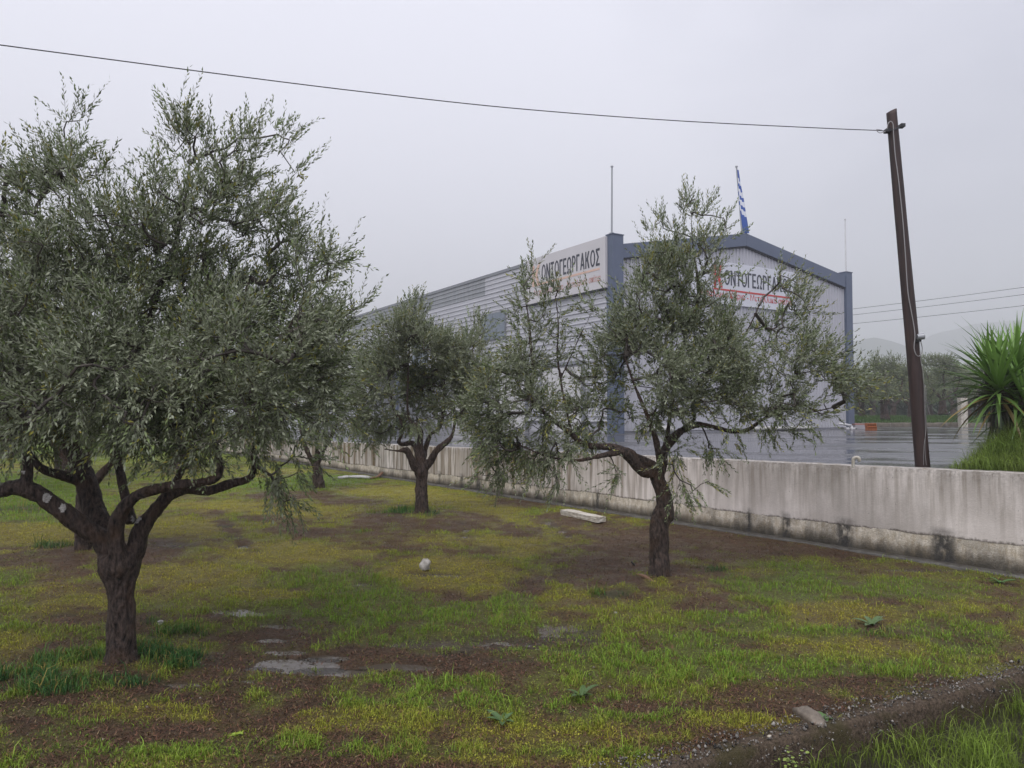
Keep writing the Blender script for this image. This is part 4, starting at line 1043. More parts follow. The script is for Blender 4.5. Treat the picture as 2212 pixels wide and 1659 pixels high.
# near and middle blades
cg, cy_, cd = np.array([.22, .36, .042]), np.array([.43, .41, .052]), np.array([.055, .15, .040])
x, y = pick(760000, 4.2, 34, 1)
fl_ = field(x, y)
clump = n2(x, y, 6, 301, 3)
pk = (fl_['G'] * 1.0 + fl_['D'] * 1.1 + fl_['Y'] * .60 + .03) * (1 - .55 * fl_['P']) * sstep(.34, .66, clump) * 1.3
r = np.random.default_rng(2); m = r.uniform(0, 1, len(x)) < pk
x, y = x[m], y[m]; fl2 = {k: v[m] for k, v in fl_.items()}; clump = clump[m]
z = ground_z(x, y, fl2['P'])
tg = fl2['G'] + fl2['Y'] + fl2['D'] + 1e-4
col = (fl2['G'][:, None] * cg + fl2['Y'][:, None] * cy_ + fl2['D'][:, None] * cd) / tg[:, None] * r.uniform(.55, 1.35, (len(x), 1))
ylw = r.uniform(0, 1, len(x)) < .16; col[ylw] = np.array([.36, .29, .08]) * r.uniform(.6, 1.1, (ylw.sum(), 1))
h = (.018 + .036 * fl2['G'] + .075 * fl2['D'] + .010 * fl2['Y']) * r.uniform(.5, 1.35, len(x)) * (.7 + .7 * n2(x, y, 1.3, 302, 2)) * (.65 + .7 * clump)
tall = r.uniform(0, 1, len(x)) < .03; h[tall] *= 2.4
nearm = y < 13
wd_ = np.where(nearm, .0048, .0085 + .0003 * (y - 13)) * r.uniform(.6, 1.4, len(x)) * (1 + .6 * fl2['D'])
sn = 1.0
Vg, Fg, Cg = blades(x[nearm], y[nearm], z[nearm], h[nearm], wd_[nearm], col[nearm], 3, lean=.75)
tag(np_mesh('grass', Vg, Fg, M_grass, col=Cg), 'patchy short green and yellow grass in the near and middle lawn', 'grass', kind='stuff')
fm = ~nearm
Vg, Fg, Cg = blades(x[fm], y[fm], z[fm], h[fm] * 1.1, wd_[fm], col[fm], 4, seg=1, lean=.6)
tag(np_mesh('grass', Vg, Fg, M_grass, col=Cg), 'short green and yellow grass far back under the olive trees', 'grass', kind='stuff')
# low rosette ground cover: tiny leaves lying flat
x, y = pick(420000, 4.2, 22, 6); f3 = field(x, y); r = np.random.default_rng(7)
pk = (f3['Y'] * 1.0 + f3['G'] * .6 + .05) * (1 - .8 * f3['P']) * sstep(.35, .55, n2(x, y, 12, 303, 2))
m = r.uniform(0, 1, len(x)) < pk; x, y = x[m], y[m]; f3 = {k: v[m] for k, v in f3.items()}; z = ground_z(x, y, f3['P']); n = len(x)
az = r.uniform(0, 6.283, n); sz = r.uniform(.006, .016, n) * (1 + .04 * np.maximum(y - 6, 0))
d1 = np.stack([np.cos(az), np.sin(az), r.uniform(.0, .9, n)], 1) * sz[:, None]; d2 = np.stack([-np.sin(az), np.cos(az), r.uniform(-.3, .3, n)], 1) * sz[:, None] * .35
b = np.stack([x, y, z + r.uniform(.002, .018, n)], 1)
V = np.stack([b, b + d1 * .5 + d2, b + d1, b + d1 * .5 - d2], 1).reshape(-1, 3); F = (np.arange(4)[None] + (np.arange(n) * 4)[:, None])
col = (f3['Y'][:, None] * np.array([.44, .39, .050]) + (f3['G'] + f3['D'])[:, None] * np.array([.23, .32, .045]) + f3['B'][:, None] * np.array([.15, .10, .04])) * r.uniform(.5, 1.25, (n, 1))
tag(np_mesh('ground_cover', V, F, M_grass, col=np.repeat(col, 4, 0)), 'low yellowish weeds and seedlings carpeting the lawn', 'ground cover', kind='stuff')
# dead litter on the soil
x, y = pick(260000, 4.2, 20, 8); f3 = field(x, y); r = np.random.default_rng(9)
pk = (f3['B'] * 1.0 + .12) * (1 - .6 * f3['P']); m = r.uniform(0, 1, len(x)) < pk; x, y = x[m], y[m]; z = ground_z(x, y, f3['P'][m]); n = len(x)
az = r.uniform(0, 6.283, n); sz = r.uniform(.010, .040, n)
d1 = np.stack([np.cos(az), np.sin(az), r.uniform(-.2, .9, n)], 1) * sz[:, None]; d2 = np.stack([-np.sin(az), np.cos(az), r.uniform(-.5, .5, n)], 1) * sz[:, None] * .14
b = np.stack([x, y, z + r.uniform(0, .01, n)], 1)
V = np.stack([b - d2, b + d2, b + d1], 1).reshape(-1, 3); F = (np.arange(3)[None] + (np.arange(n) * 3)[:, None])
col = np.array([.085, .042, .026]) * r.uniform(.2, 2.0, (n, 1)); q = r.uniform(0, 1, n) < .06; col[q] = np.array([.22, .16, .09]) * r.uniform(.7, 1.1, (q.sum(), 1))
tag(np_mesh('leaf_litter', V, F, M_litter, col=np.repeat(col, 3, 0)), 'dark brown dead leaves and stalks on the bare soil', 'leaf litter', kind='stuff')
# ditch grass in front of the near kerb
r = np.random.default_rng(12); n = 60000; t = r.uniform(-2.5, 8, n); off = .11 + r.uniform(0, 1, n) ** .8 * 1.7
x = KA[0] + kd[0] * t + kn[0] * off; y = KA[1] + kd[1] * t + kn[1] * off; cl = n2(x, y, 3, 305, 3)
m = (sstep(.35, .6, cl) * .9 + .12) > r.uniform(0, 1, n); x, y, cl = x[m], y[m], cl[m]; n = len(x)
col = (np.array([.17, .27, .035]) * cl[:, None] * 1.5 + np.array([.24, .22, .06]) * (1 - cl[:, None]) * .5) * r.uniform(.5, 1.4, (n, 1))
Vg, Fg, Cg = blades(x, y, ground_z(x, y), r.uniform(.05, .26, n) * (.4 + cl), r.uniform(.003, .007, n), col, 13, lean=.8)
tag(np_mesh('grass', Vg, Fg, M_grass, col=Cg), 'taller loose grass in the ditch before the near kerb', 'grass', kind='stuff')
# soil bank and tall grass behind the wall, under the yucca
bx, by = np.meshgrid(np.linspace(-4.6, 2.6, 50), np.linspace(.24, 2.9, 26))
def bank_h(s, o): return .12 + .40 * sstep(1.6, -1.0, s) * np.exp(-((o - 1.3) / .9) ** 2)
s_, o_ = bx.ravel(), by.ravel()
wxx = WO[0] + wd[0] * s_ - WN[0] * o_; wyy = WO[1] + wd[1] * s_ - WN[1] * o_
bz = EYE - .90 + bank_h(s_, o_) * sstep(.1, .95, o_) * sstep(1.5, .4, s_) - .16 * sstep(.6, 1.6, s_) - .2 * sstep(2.0, 2.9, o_) + (n2(wxx, wyy, 3, 310, 3) - .5) * .05
q = np.arange(len(s_)).reshape(bx.shape)
np_mesh('soil_bank', np.stack([wxx, wyy, bz], 1), np.stack([q[:-1, :-1], q[:-1, 1:], q[1:, 1:], q[1:, :-1]], -1).reshape(-1, 4), pmat('bank_soil', (.06, .07, .025), .9, noise=.4, scale=6), smooth=True)['kind'] = 'structure'
r = np.random.default_rng(14); n = 52000; s_ = r.uniform(-4.5, 1.4, n); o_ = r.uniform(.2, 2.5, n); keep = (s_ < .75 + .55 * r.uniform(0, 1, n) ** 2 ) ; s_, o_ = s_[keep], o_[keep]; n = len(s_)
x = WO[0] + wd[0] * s_ - WN[0] * o_; y = WO[1] + wd[1] * s_ - WN[1] * o_
z = EYE - .90 + bank_h(s_, o_) * sstep(.1, .95, o_) * sstep(1.5, .4, s_) - .16 * sstep(.6, 1.6, s_)
cl = n2(x, y, 2.5, 311, 3)
hh = r.uniform(.10, .42, n) * (.35 + 1.0 * cl) * (1 + .5 * (o_ > .9)) * sstep(1.6, .6, s_)**.5 * np.where(o_ < .6, .8, 1)
col = (np.array([.17, .29, .05]) * cl[:, None] * 1.4 + np.array([.36, .33, .10]) * (1 - cl[:, None]) * .5) * r.uniform(.5, 1.35, (n, 1))
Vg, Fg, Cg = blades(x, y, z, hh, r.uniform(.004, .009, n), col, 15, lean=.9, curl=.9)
tag(np_mesh('grass', Vg, Fg, M_grass, col=Cg), 'long bright grass on the bank under the yucca behind the wall', 'grass', kind='stuff')
# meadow growth under the far orchard
r = np.random.default_rng(16); n = 42000; x = r.uniform(17, 46, n); y = YK + .4 + r.uniform(0, 1, n) ** 1.6 * 26; cl = n2(x, y, .8, 312, 3)
z = EYE - .78 + .22 * sstep(YK, YK + 4, y) + (n2(x, y, .7, 90, 3) - .5) * .16
col = (np.array([.085, .150, .035]) * cl[:, None] + np.array([.05, .10, .025]) * (1 - cl[:, None])) * r.uniform(.5, 1.6, (n, 1))
Vg, Fg, Cg = blades(x, y, z, r.uniform(.08, .30, n) * (.5 + cl), r.uniform(.02, .045, n), col, 17, lean=.6, seg=1)
tag(np_mesh('grass', Vg, Fg, M_grass, col=Cg), 'lush green undergrowth beneath the far olive orchard', 'grass', kind='stuff')

# broad-leaved weeds
def weed(px, py, size, n, col, label, up=.6, seed=1, wdt=.3, lobed=False):
    g = G(px, py); r = np.random.default_rng(seed); root = empty('broadleaf_weed', (g[0], g[1], gz1(g[0], g[1])), label=label, cat='weed')
    for i in range(n):
        az = i * 2.4 + r.uniform(-.9, .9); L_ = size * r.uniform(.4, 1.15); el = up * r.uniform(.4, 1.3)
        k = 6; V = []; C = []
        for j in range(k + 1):
            t = j / k; rad = L_ * t * math.cos(el * (1 - .5 * t)); zz = L_ * t * math.sin(el) * (1 - .45 * t)
            wv = L_ * wdt * math.sin(math.pi * min(1, t * .93 + .07)) ** .8 * (1 + (.35 * (-1) ** j if lobed else 0))
            for s_ in (-1, 0, 1):
                V.append((math.cos(az) * rad - math.sin(az) * s_ * wv * .5, math.sin(az) * rad + math.cos(az) * s_ * wv * .5, zz + abs(s_) * wv * .18)); C.append(np.array(col) * r.uniform(.85, 1.1))
        F = [(j * 3 + a_, j * 3 + a_ + 1, (j + 1) * 3 + a_ + 1, (j + 1) * 3 + a_) for j in range(k) for a_ in (0, 1)]
        np_mesh('leaf', np.array(V), np.array(F), M_yucca, root, smooth=True, col=np.array(C))
    return root
weed(1258, 1508, .17, 8, (.07, .125, .035), 'dark broad-leaved dock weed standing in the grass below the long puddle', up=1.1, seed=3, wdt=.3)
weed(1086, 1560, .15, 8, (.07, .13, .04), 'spread dark green weed at the bottom middle of the lawn', up=.5, seed=4)
weed(1885, 1352, .20, 9, (.09, .15, .05), 'grey green broad-leaved weed in the bright yellow grass patch', up=.8, seed=5)
weed(2160, 1262, .18, 7, (.07, .16, .04), 'green weed clump at the foot of the wall near the right edge', up=.8, seed=8, wdt=.35)
weed(508, 1592, .06, 6, (.30, .42, .05), 'tiny bright yellow green lobed seedling on bare mud', up=.4, seed=10, wdt=.75, lobed=True)
weed(1775, 1560, .07, 10, (.09, .17, .05), 'small leafy green tuft beside the half buried stone', up=.8, seed=12, wdt=.7)
# sprouting shrub on the kerb
kq = G(1707, 1632); root = empty('kerb_sprout', (kq[0], kq[1] + .0, float(plane_z(np.array([kq[0]]), np.array([kq[1]]))[0]) - .10), label='small yellow green leafy sprout growing out of the near kerb face', cat='weed')
r = np.random.default_rng(22)
for i in range(46):
    p = r.normal(0, .05, 3) + np.array([0, -.02, .07]); az = r.uniform(0, 6.28); s = r.uniform(.013, .024)
    a1 = np.array([math.cos(az), math.sin(az), r.uniform(-.3, .6)]); b1 = np.array([-math.sin(az), math.cos(az), r.uniform(-.3, .3)])
    V = np.array([p, p + a1 * s * .3 + b1 * s * .55, p + a1 * s + b1 * s * .4, p + a1 * s * 1.15, p + a1 * s - b1 * s * .4, p + a1 * s * .3 - b1 * s * .55])
    np_mesh('leaf', V, np.array([[0, 1, 2, 3, 4, 5]]), M_yucca, root, col=np.tile(np.array([.20, .27, .05]) * r.uniform(.6, 1.2), (6, 1)))

# ------------------------------------------------------------------ yucca
YD = 11.9
yc = W(2190, 960, YD); yroot = empty('yucca', (yc[0], yc[1], EYE - .75), label='big spiky green yucca rising behind the wall at the right edge', cat='yucca')
yl = np.array([yc[0], yc[1], EYE - .75])
heads = [(2156, 830, 11.7, .98), (2196, 815, 11.9, 1.12), (2270, 820, 12.2, 1.05), (2136, 796, 12.2, .78), (2215, 860, 11.5, .95)]
mb = MB(); M_ytr = pmat('shaggy_stem', (.07, .05, .035), .9, c2=(.02, .016, .012), scale=14, stretch=(1, 1, .2), bump=.03)
for hx, hy, hd, _ in heads:
    p1 = W(hx, hy, hd) - yl; P, R = smooth_path([np.array([p1[0] * .25, p1[1] * .25, 0]), np.array([p1[0] * .6, p1[1] * .6, p1[2] * .5]), p1], [.13, .10, .08], .08)
    V, F = tube(P, R, 12); V = np.array(V); c = np.repeat(P, 12, 0); V = c + (V - c) * (.75 + .6 * fbm(V * 12, 5, 2)[:, None]); mb.add(V, F)
mb.build('stem', M_ytr, yroot, smooth=True)
r = np.random.default_rng(31)
def yleaf(base, az, el, L_, wmax, droop, col, name='leaf'):
    k = 7; V = []; C = []
    hdir = np.array([math.cos(az), math.sin(az), 0]); sd = np.array([-math.sin(az), math.cos(az), 0]); p = base.copy(); e = el
    for j in range(k + 1):
        t = j / k; wv = wmax * (.55 + .45 * math.sin(math.pi * min(t * 1.1, 1))) * (1 - t ** 3.0) + .001
        nrm_ = -hdir * math.sin(e) + np.array([0, 0, 1]) * math.cos(e)
        V += [p - sd * wv * .5 + nrm_ * wv * .22, p.copy(), p + sd * wv * .5 + nrm_ * wv * .22]
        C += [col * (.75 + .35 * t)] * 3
        p = p + (hdir * math.cos(e) + np.array([0, 0, 1]) * math.sin(e)) * L_ / k; e -= droop / k
    F = np.array([(j * 3 + a_, j * 3 + a_ + 1, (j + 1) * 3 + a_ + 1, (j + 1) * 3 + a_) for j in range(k) for a_ in (0, 1)])
    return np_mesh(name, np.array(V), F, M_yucca, yroot, smooth=False, col=np.array(C))
for hi, (hx, hy, hd, L0) in enumerate(heads):
    hb = W(hx, hy, hd) - yl
    nl = (84, 84, 56, 38, 36)[hi]
    for i in range(nl):
        q = (i + .5) / nl; el = 1.5 - 1.95 * q ** 1.15; az = i * 2.39996 + r.uniform(-.15, .15)
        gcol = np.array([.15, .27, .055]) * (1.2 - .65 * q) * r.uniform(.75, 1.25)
        dr = .12 + .65 * q ** 1.5; dead = q > .84
        if dead and r.uniform() < .45: gcol = np.array([.28, .20, .05]) * r.uniform(.4, 1)
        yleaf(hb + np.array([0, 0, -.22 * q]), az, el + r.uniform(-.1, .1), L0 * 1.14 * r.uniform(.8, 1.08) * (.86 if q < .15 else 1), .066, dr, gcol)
# hanging dead skirt, joined: too many to pick apart
V_, F_, C_, n_ = [], [], [], 0
for i in range(420):
    hx, hy, hd, L0 = heads[i % 5]; hb = W(hx, hy, hd) - yl + np.array([0, 0, -.1 - .5 * r.uniform()]); az = r.uniform(0, 6.28)
    hdv = np.array([math.cos(az), math.sin(az), 0]); L_ = r.uniform(.3, .6); sd = np.array([-math.sin(az), math.cos(az), 0]) * .014
    e = r.uniform(.12, .45); p0_ = hb + hdv * .06; p1_ = p0_ + hdv * L_ * e * .7 + np.array([0, 0, -L_ * .5]); p2_ = p1_ + hdv * L_ * e * .15 + np.array([0, 0, -L_ * .5])
    V_ += [p0_ - sd, p0_ + sd, p1_ - sd, p1_ + sd, p2_]; F_ += [(n_, n_ + 1, n_ + 3), (n_, n_ + 3, n_ + 2), (n_ + 2, n_ + 3, n_ + 4)]; n_ += 5
    cc = (np.array([.055, .045, .025]) if r.uniform() < .6 else np.array([.045, .075, .025])) * r.uniform(.5, 1.5); C_ += [cc] * 5
np_mesh('dead_leaf_skirt', np.array(V_), np.array(F_), M_yucca, yroot, col=np.array(C_))['kind'] = 'stuff'

# ------------------------------------------------------------------ olive trees
def leaves_on(shoot_p, shoot_d, shoot_l, per, llen, lwid, seed, warm=0.0, bright=1.0):
    """leafy shoots; returns leaf mesh arrays and stem mesh arrays"""
    r = np.random.default_rng(seed); n = len(shoot_p)
    d = unit(shoot_d); a = unit(np.cross(d, np.array([.13, .27, .95])) + 1e-6); b = np.cross(d, a)
    bend = np.array([0, 0, 1.0]) * r.uniform(-.25, .35, (n, 1)) + r.normal(0, .15, (n, 3))
    t = (np.arange(per) + .7) / per                           # along the shoot
    T = t[None, :, None]
    pos = shoot_p[:, None] + shoot_l[:, None, None] * (d[:, None] * T + bend[:, None] * T * T * .35)
    dirs = unit(d[:, None] + bend[:, None] * T * .7)
    ph = (np.arange(per) % 2) * math.pi + (np.arange(per) // 2) * (math.pi / 2)
    ph = ph[None] + r.uniform(0, 6.28, (n, 1)) + r.normal(0, .3, (n, per))
    rad = np.cos(ph)[..., None] * a[:, None] + np.sin(ph)[..., None] * b[:, None]
    spread = r.uniform(.55, 1.15, (n, per, 1)) * (1 - .35 * T)
    ld = unit(dirs * 1.0 + rad * spread)
    side = unit(np.cross(ld, rad) + r.normal(0, .25, (n, per, 3)))
    L_ = (llen * r.uniform(.6, 1.15, (n, per, 1))) * (1 - .35 * T * T); wv = lwid * r.uniform(.75, 1.2, (n, per, 1))
    base = pos; nrm = np.cross(side, ld)
    c1 = base + ld * L_ * .42 + side * wv * .5 + nrm * wv * .18
    c2 = base + ld * L_ * .42 - side * wv * .5 + nrm * wv * .18
    tip = base + ld * L_ - nrm * L_ * r.uniform(-.05, .12, (n, per, 1))
    V = np.stack([base, c1, tip, c2], 2).reshape(-1, 3)
    m = n * per
    F = np.array([[0, 1, 2], [0, 2, 3]])[None] + (np.arange(m) * 4)[:, None, None]
    tone = 1.6 * r.uniform(.55, 1.4, (n, 1, 1)) * r.uniform(.75, 1.25, (n, per, 1))
    colr = np.array([.098, .126, .050]) * tone
    yw = r.uniform(0, 1, (n, 1, 1)) < (.10 + warm); colr = np.where(yw, np.array([.17, .165, .035]) * tone, colr)
    yl_ = r.uniform(0, 1, (n, per, 1)) < .012; colr = np.where(yl_, np.array([.30, .26, .05]), colr)
    colr = np.clip(colr * bright, 0, 1)
    C = np.repeat(colr.reshape(-1, 3), 4, 0)
    # stems
    w2 = .0016
    p0 = shoot_p; p1 = shoot_p + shoot_l[:, None] * (d + bend * .35)
    pm = shoot_p + shoot_l[:, None] * (d * .5 + bend * .09)
    SV = np.stack([p0 + a * w2, p0 - a * w2 * .5 + b * w2, p0 - a * w2 * .5 - b * w2, pm + a * w2, pm - a * w2 * .5 + b * w2, pm - a * w2 * .5 - b * w2, p1], 1).reshape(-1, 3)
    SF = np.array([[0, 1, 4], [0, 4, 3], [1, 2, 5], [1, 5, 4], [2, 0, 3], [2, 3, 5], [3, 4, 6], [4, 5, 6], [5, 3, 6]])[None] + (np.arange(n) * 7)[:, None, None]
    return V, F.reshape(-1, 3), C, SV, SF.reshape(-1, 3)

def grow(seeds, srad, pts, alpha=.35):
    """connect crown points to the limbs: nearest-joint growth with a cost on path length"""
    ns = len(seeds); P = np.vstack([seeds, pts]); n = len(P)
    plen = np.zeros(n); parent = np.full(n, -1); done = np.zeros(n, bool); done[:ns] = True
    best = np.full(n, 1e9); bp = np.zeros(n, int); dist = np.zeros(n)
    for i in range(ns):
        d = np.linalg.norm(P - P[i], axis=1); c = d
        m = (c < best) & ~done; best[m] = c[m]; bp[m] = i; dist[m] = d[m]
    order = []
    for _ in range(n - ns):
        c = np.where(done, 1e9, best); j = int(np.argmin(c)); done[j] = True; parent[j] = bp[j]; order.append(j)
        plen[j] = plen[bp[j]] + np.linalg.norm(P[j] - P[bp[j]])
        d = np.linalg.norm(P - P[j], axis=1); cc = d * 1.0 + alpha * plen[j] * .35
        m = (cc < best) & ~done; best[m] = cc[m]; bp[m] = j
    cnt = np.ones(n)
    for j in reversed(order): cnt[parent[j]] += cnt[j]
    return P, parent, cnt, order

def build_tree(name, d0, trunk_paths, blobs, nodes, shoots, per, llen, lwid, label, seed, group='olive trees on the lawn', voxel=.02, base=None, shoot_len=(.14, .44), cuts=(), r0=.0042, warm=0.0, extra_seeds=True, maxr=.05, cat='olive tree', bright=1.0, clumpn=1.5):
    r = np.random.default_rng(seed); ppm = FPX / d0
    if base is None: base = W(trunk_paths[0][0][0], trunk_paths[0][0][1], d0)
    loc = np.array([base[0], base[1], gz1(base[0], base[1]) if name != 'far' else base[2]])
    root = empty('olive_tree', tuple(loc), label=label, cat=cat, group=group)
    V_, F_, nv = [], [], 0; seeds = []; srad = []; allP = []; allR = []
    for path in trunk_paths:
        P = np.array([W(a[0], a[1], d0 + (a[3] if len(a) > 3 else 0)) for a in path]) - loc
        R = np.array([a[2] * .5 / (FPX / (d0 + (a[3] if len(a) > 3 else 0))) for a in path])
        P, R = smooth_path(P, R, .05)
        allP.append(P); allR.append(R)
        V, F = tube(P, R, 14); V_.append(np.array(V)); F_ += [tuple(i + nv for i in f) for f in F]; nv += len(V)
        k = np.arange(0, len(P)); sel = k[(R < .085)][::3]
        seeds += list(P[sel]); srad += list(R[sel]); seeds.append(P[-1]); srad.append(R[-1])
    # roots flare
    me = bpy.data.meshes.new('trunk'); me.from_pydata([tuple(v) for v in np.concatenate(V_)], [], F_)
    o = link('trunk', me, root)
    if voxel:
        md = o.modifiers.new('r', 'REMESH'); md.mode = 'VOXEL'; md.voxel_size = voxel; md.use_smooth_shade = True
        dg = bpy.context.evaluated_depsgraph_get(); dg.update()
        me2 = bpy.data.meshes.new_from_object(o.evaluated_get(dg)); o.modifiers.clear(); o.data = me2; me2.name = 'trunk'
        n = len(me2.vertices); c = np.zeros(n * 3, np.float32); me2.vertices.foreach_get('co', c); c = c.reshape(-1, 3).astype(float)
        nm = np.zeros(n * 3, np.float32); me2.vertices.foreach_get('normal', nm); nm = nm.reshape(-1, 3).astype(float)
        PP, PR = np.vstack(allP), np.concatenate(allR); loc_r = np.empty(n)
        for i0 in range(0, n, 4000):
            dd_ = ((c[i0:i0 + 4000, None] - PP[None]) ** 2).sum(2) - PR[None] ** 2 * .5; loc_r[i0:i0 + 4000] = PR[dd_.argmin(1)]
        lr = np.clip(loc_r / .11, .08, 1)
        big = fbm(c * np.array([5, 5, 3.0]), seed, 3) - .5; rid = np.abs(fbm(c * np.array([17, 17, 3.2]), seed + 5, 3) - .5)
        sc_ = np.clip(voxel / .02, .6, 2)
        c = c + nm * (big * .085 * sc_ + (.5 - rid * 3) * .034 * sc_ - .010)[:, None] * lr[:, None]
        me2.vertices.foreach_set('co', c.ravel().astype(np.float32)); me2.update()
        me2.polygons.foreach_set('use_smooth', [True] * len(me2.polygons))
    o.data.materials.clear(); o.data.materials.append(M_bark)
    if cuts:
        md_ = o.data; nV = len(md_.vertices); cc_ = np.zeros(nV * 3, np.float32); md_.vertices.foreach_get('co', cc_); cc_ = cc_.reshape(-1, 3).astype(float)
        nn_ = np.zeros(nV * 3, np.float32); md_.vertices.foreach_get('normal', nn_); nn_ = nn_.reshape(-1, 3)
        polys = [tuple(p.vertices) for p in md_.polygons]; pc = np.array([cc_[list(p)].mean(0) for p in polys]); pn = np.array([nn_[list(p)].mean(0) for p in polys])
        for (cx_, cy2, rr, tilt) in cuts:
            ray = W(cx_, cy2, 1.0) - np.array([0, 0, EYE]); pw_ = pc + loc - np.array([0, 0, EYE]); kk_ = pw_[:, 1]
            dxx = pw_[:, 0] / kk_ - ray[0]; dzz = pw_[:, 2] / kk_ - ray[2]; q = np.hypot(dxx, dzz) * FPX / rr
            jit = .25 * (fbm(pc * 40, 9, 2) - .5) * 2
            cand = np.where((q + jit < 1.0) & (pn[:, 1] < .1))[0]
            if not len(cand): continue
            dmin = kk_[cand].min(); cand = cand[kk_[cand] < dmin + .12]
            ids = sorted({v for i in cand for v in polys[i]}); mp_ = {v: i for i, v in enumerate(ids)}
            Vc = cc_[ids] + nn_[ids] * .006; me_ = bpy.data.meshes.new('pruning_cut')
            me_.from_pydata([tuple(v) for v in Vc], [], [tuple(mp_[v] for v in polys[i]) for i in cand]); me_.materials.append(M_cut)
            me_.polygons.foreach_set('use_smooth', [True] * len(cand)); link('pruning_cut', me_, root)
    # crown points
    vol = np.array([b[2] * b[3] * b[5] * (b[6] if len(b) > 6 else 1) for b in blobs]); cntb = np.maximum(3, (vol / vol.sum() * nodes)).astype(int)
    pts = []; outd = []
    for b, k in zip(blobs, cntb):
        c = W(b[0], b[1], d0 + b[4]) - loc; pm = FPX / (d0 + b[4]); rad = np.array([b[2] / pm, b[5], b[3] / pm])
        kk = k * 5; q = unit(r.normal(0, 1, (kk, 3))) * (r.uniform(0, 1, (kk, 1)) ** .42)
        p = c + q * rad
        wgt = fbm(p * clumpn + 3, seed + 9, 2); p_ = np.clip(sstep(.32, .60, wgt), .02, 1)
        idx = np.argsort(-(p_ + r.uniform(0, .55, kk)))[:k]
        pts.append(p[idx]); outd.append(q[idx])
    pts = np.vstack(pts); outd = np.vstack(outd)
    seeds = np.array(seeds); srad = np.array(srad)
    P, parent, cnt, order = grow(seeds, srad, pts)
    ns = len(seeds); rad = np.minimum(r0 * cnt ** .47, maxr)
    V_, F_, nv = [], [], 0
    kids = {}
    for j in order: kids.setdefault(parent[j], []).append(j)
    A = []; B = []; RA = []; RB = []
    for j in order:
        p = parent[j]; ra = min(rad[p], rad[j] * 1.25) if p >= ns else min(rad[j] * 1.3, maxr)
        mid = (P[p] + P[j]) / 2 + r.normal(0, .10, 3) * np.linalg.norm(P[j] - P[p]) * .8
        A += [P[p], mid]; B += [mid, P[j]]; RA += [ra, (ra + rad[j]) / 2]; RB += [(ra + rad[j]) / 2, rad[j] * .95]
    A, B, RA, RB = map(np.array, (A, B, RA, RB)); k = 5
    d = unit(B - A); a = unit(np.cross(d, np.array([.31, .17, .93]))); b = np.cross(d, a); th = np.arange(k) / k * 6.283
    ring = np.cos(th)[None, :, None] * a[:, None] + np.sin(th)[None, :, None] * b[:, None]
    Vb = np.concatenate([A[:, None] + ring * RA[:, None, None], B[:, None] + ring * RB[:, None, None]], 1).reshape(-1, 3)
    f = np.array([[i, (i + 1) % k, k + (i + 1) % k, k + i] for i in range(k)]); Fb = (f[None] + (np.arange(len(A)) * 2 * k)[:, None, None]).reshape(-1, 4)
    # shoots from every crown joint
    cen = pts.mean(0); n = len(pts); rep = shoots
    sp = np.repeat(pts, rep, 0) + r.normal(0, .035, (n * rep, 3))
    gd = unit(pts - P[parent[ns:]]); 
    gl = unit(np.stack([(pts[:, 0] - cen[0]), (pts[:, 1] - cen[1]), (pts[:, 2] - cen[2]) * .6], 1))
    hf_ = np.clip((pts[:, 2] - pts[:, 2].min()) / (np.ptp(pts[:, 2]) + .01), 0, 1)[:, None]
    sd = np.repeat(gd * .4 + outd * (.6 - .3 * hf_) + gl * .3 + np.array([0, 0, 1.0]) * (.02 + 1.0 * hf_), rep, 0) + r.normal(0, .48, (n * rep, 3))
    low = np.repeat((pts[:, 2] < np.quantile(pts[:, 2], .14)), rep); sd[low] += np.array([0, 0, -.75])
    sl_ = r.uniform(*shoot_len, n * rep)
    V, F, C, SV, SF = leaves_on(sp, sd, sl_, per, llen, lwid, seed + 1, warm, bright)
    kk = np_mesh('foliage', V, F, M_leaf, root, col=C); kk['kind'] = 'stuff'
    nb = len(Vb); np_mesh('branching', np.vstack([Vb, SV]), [Fb, SF + nb], M_twig, root, smooth=True)['kind'] = 'stuff'
    return root

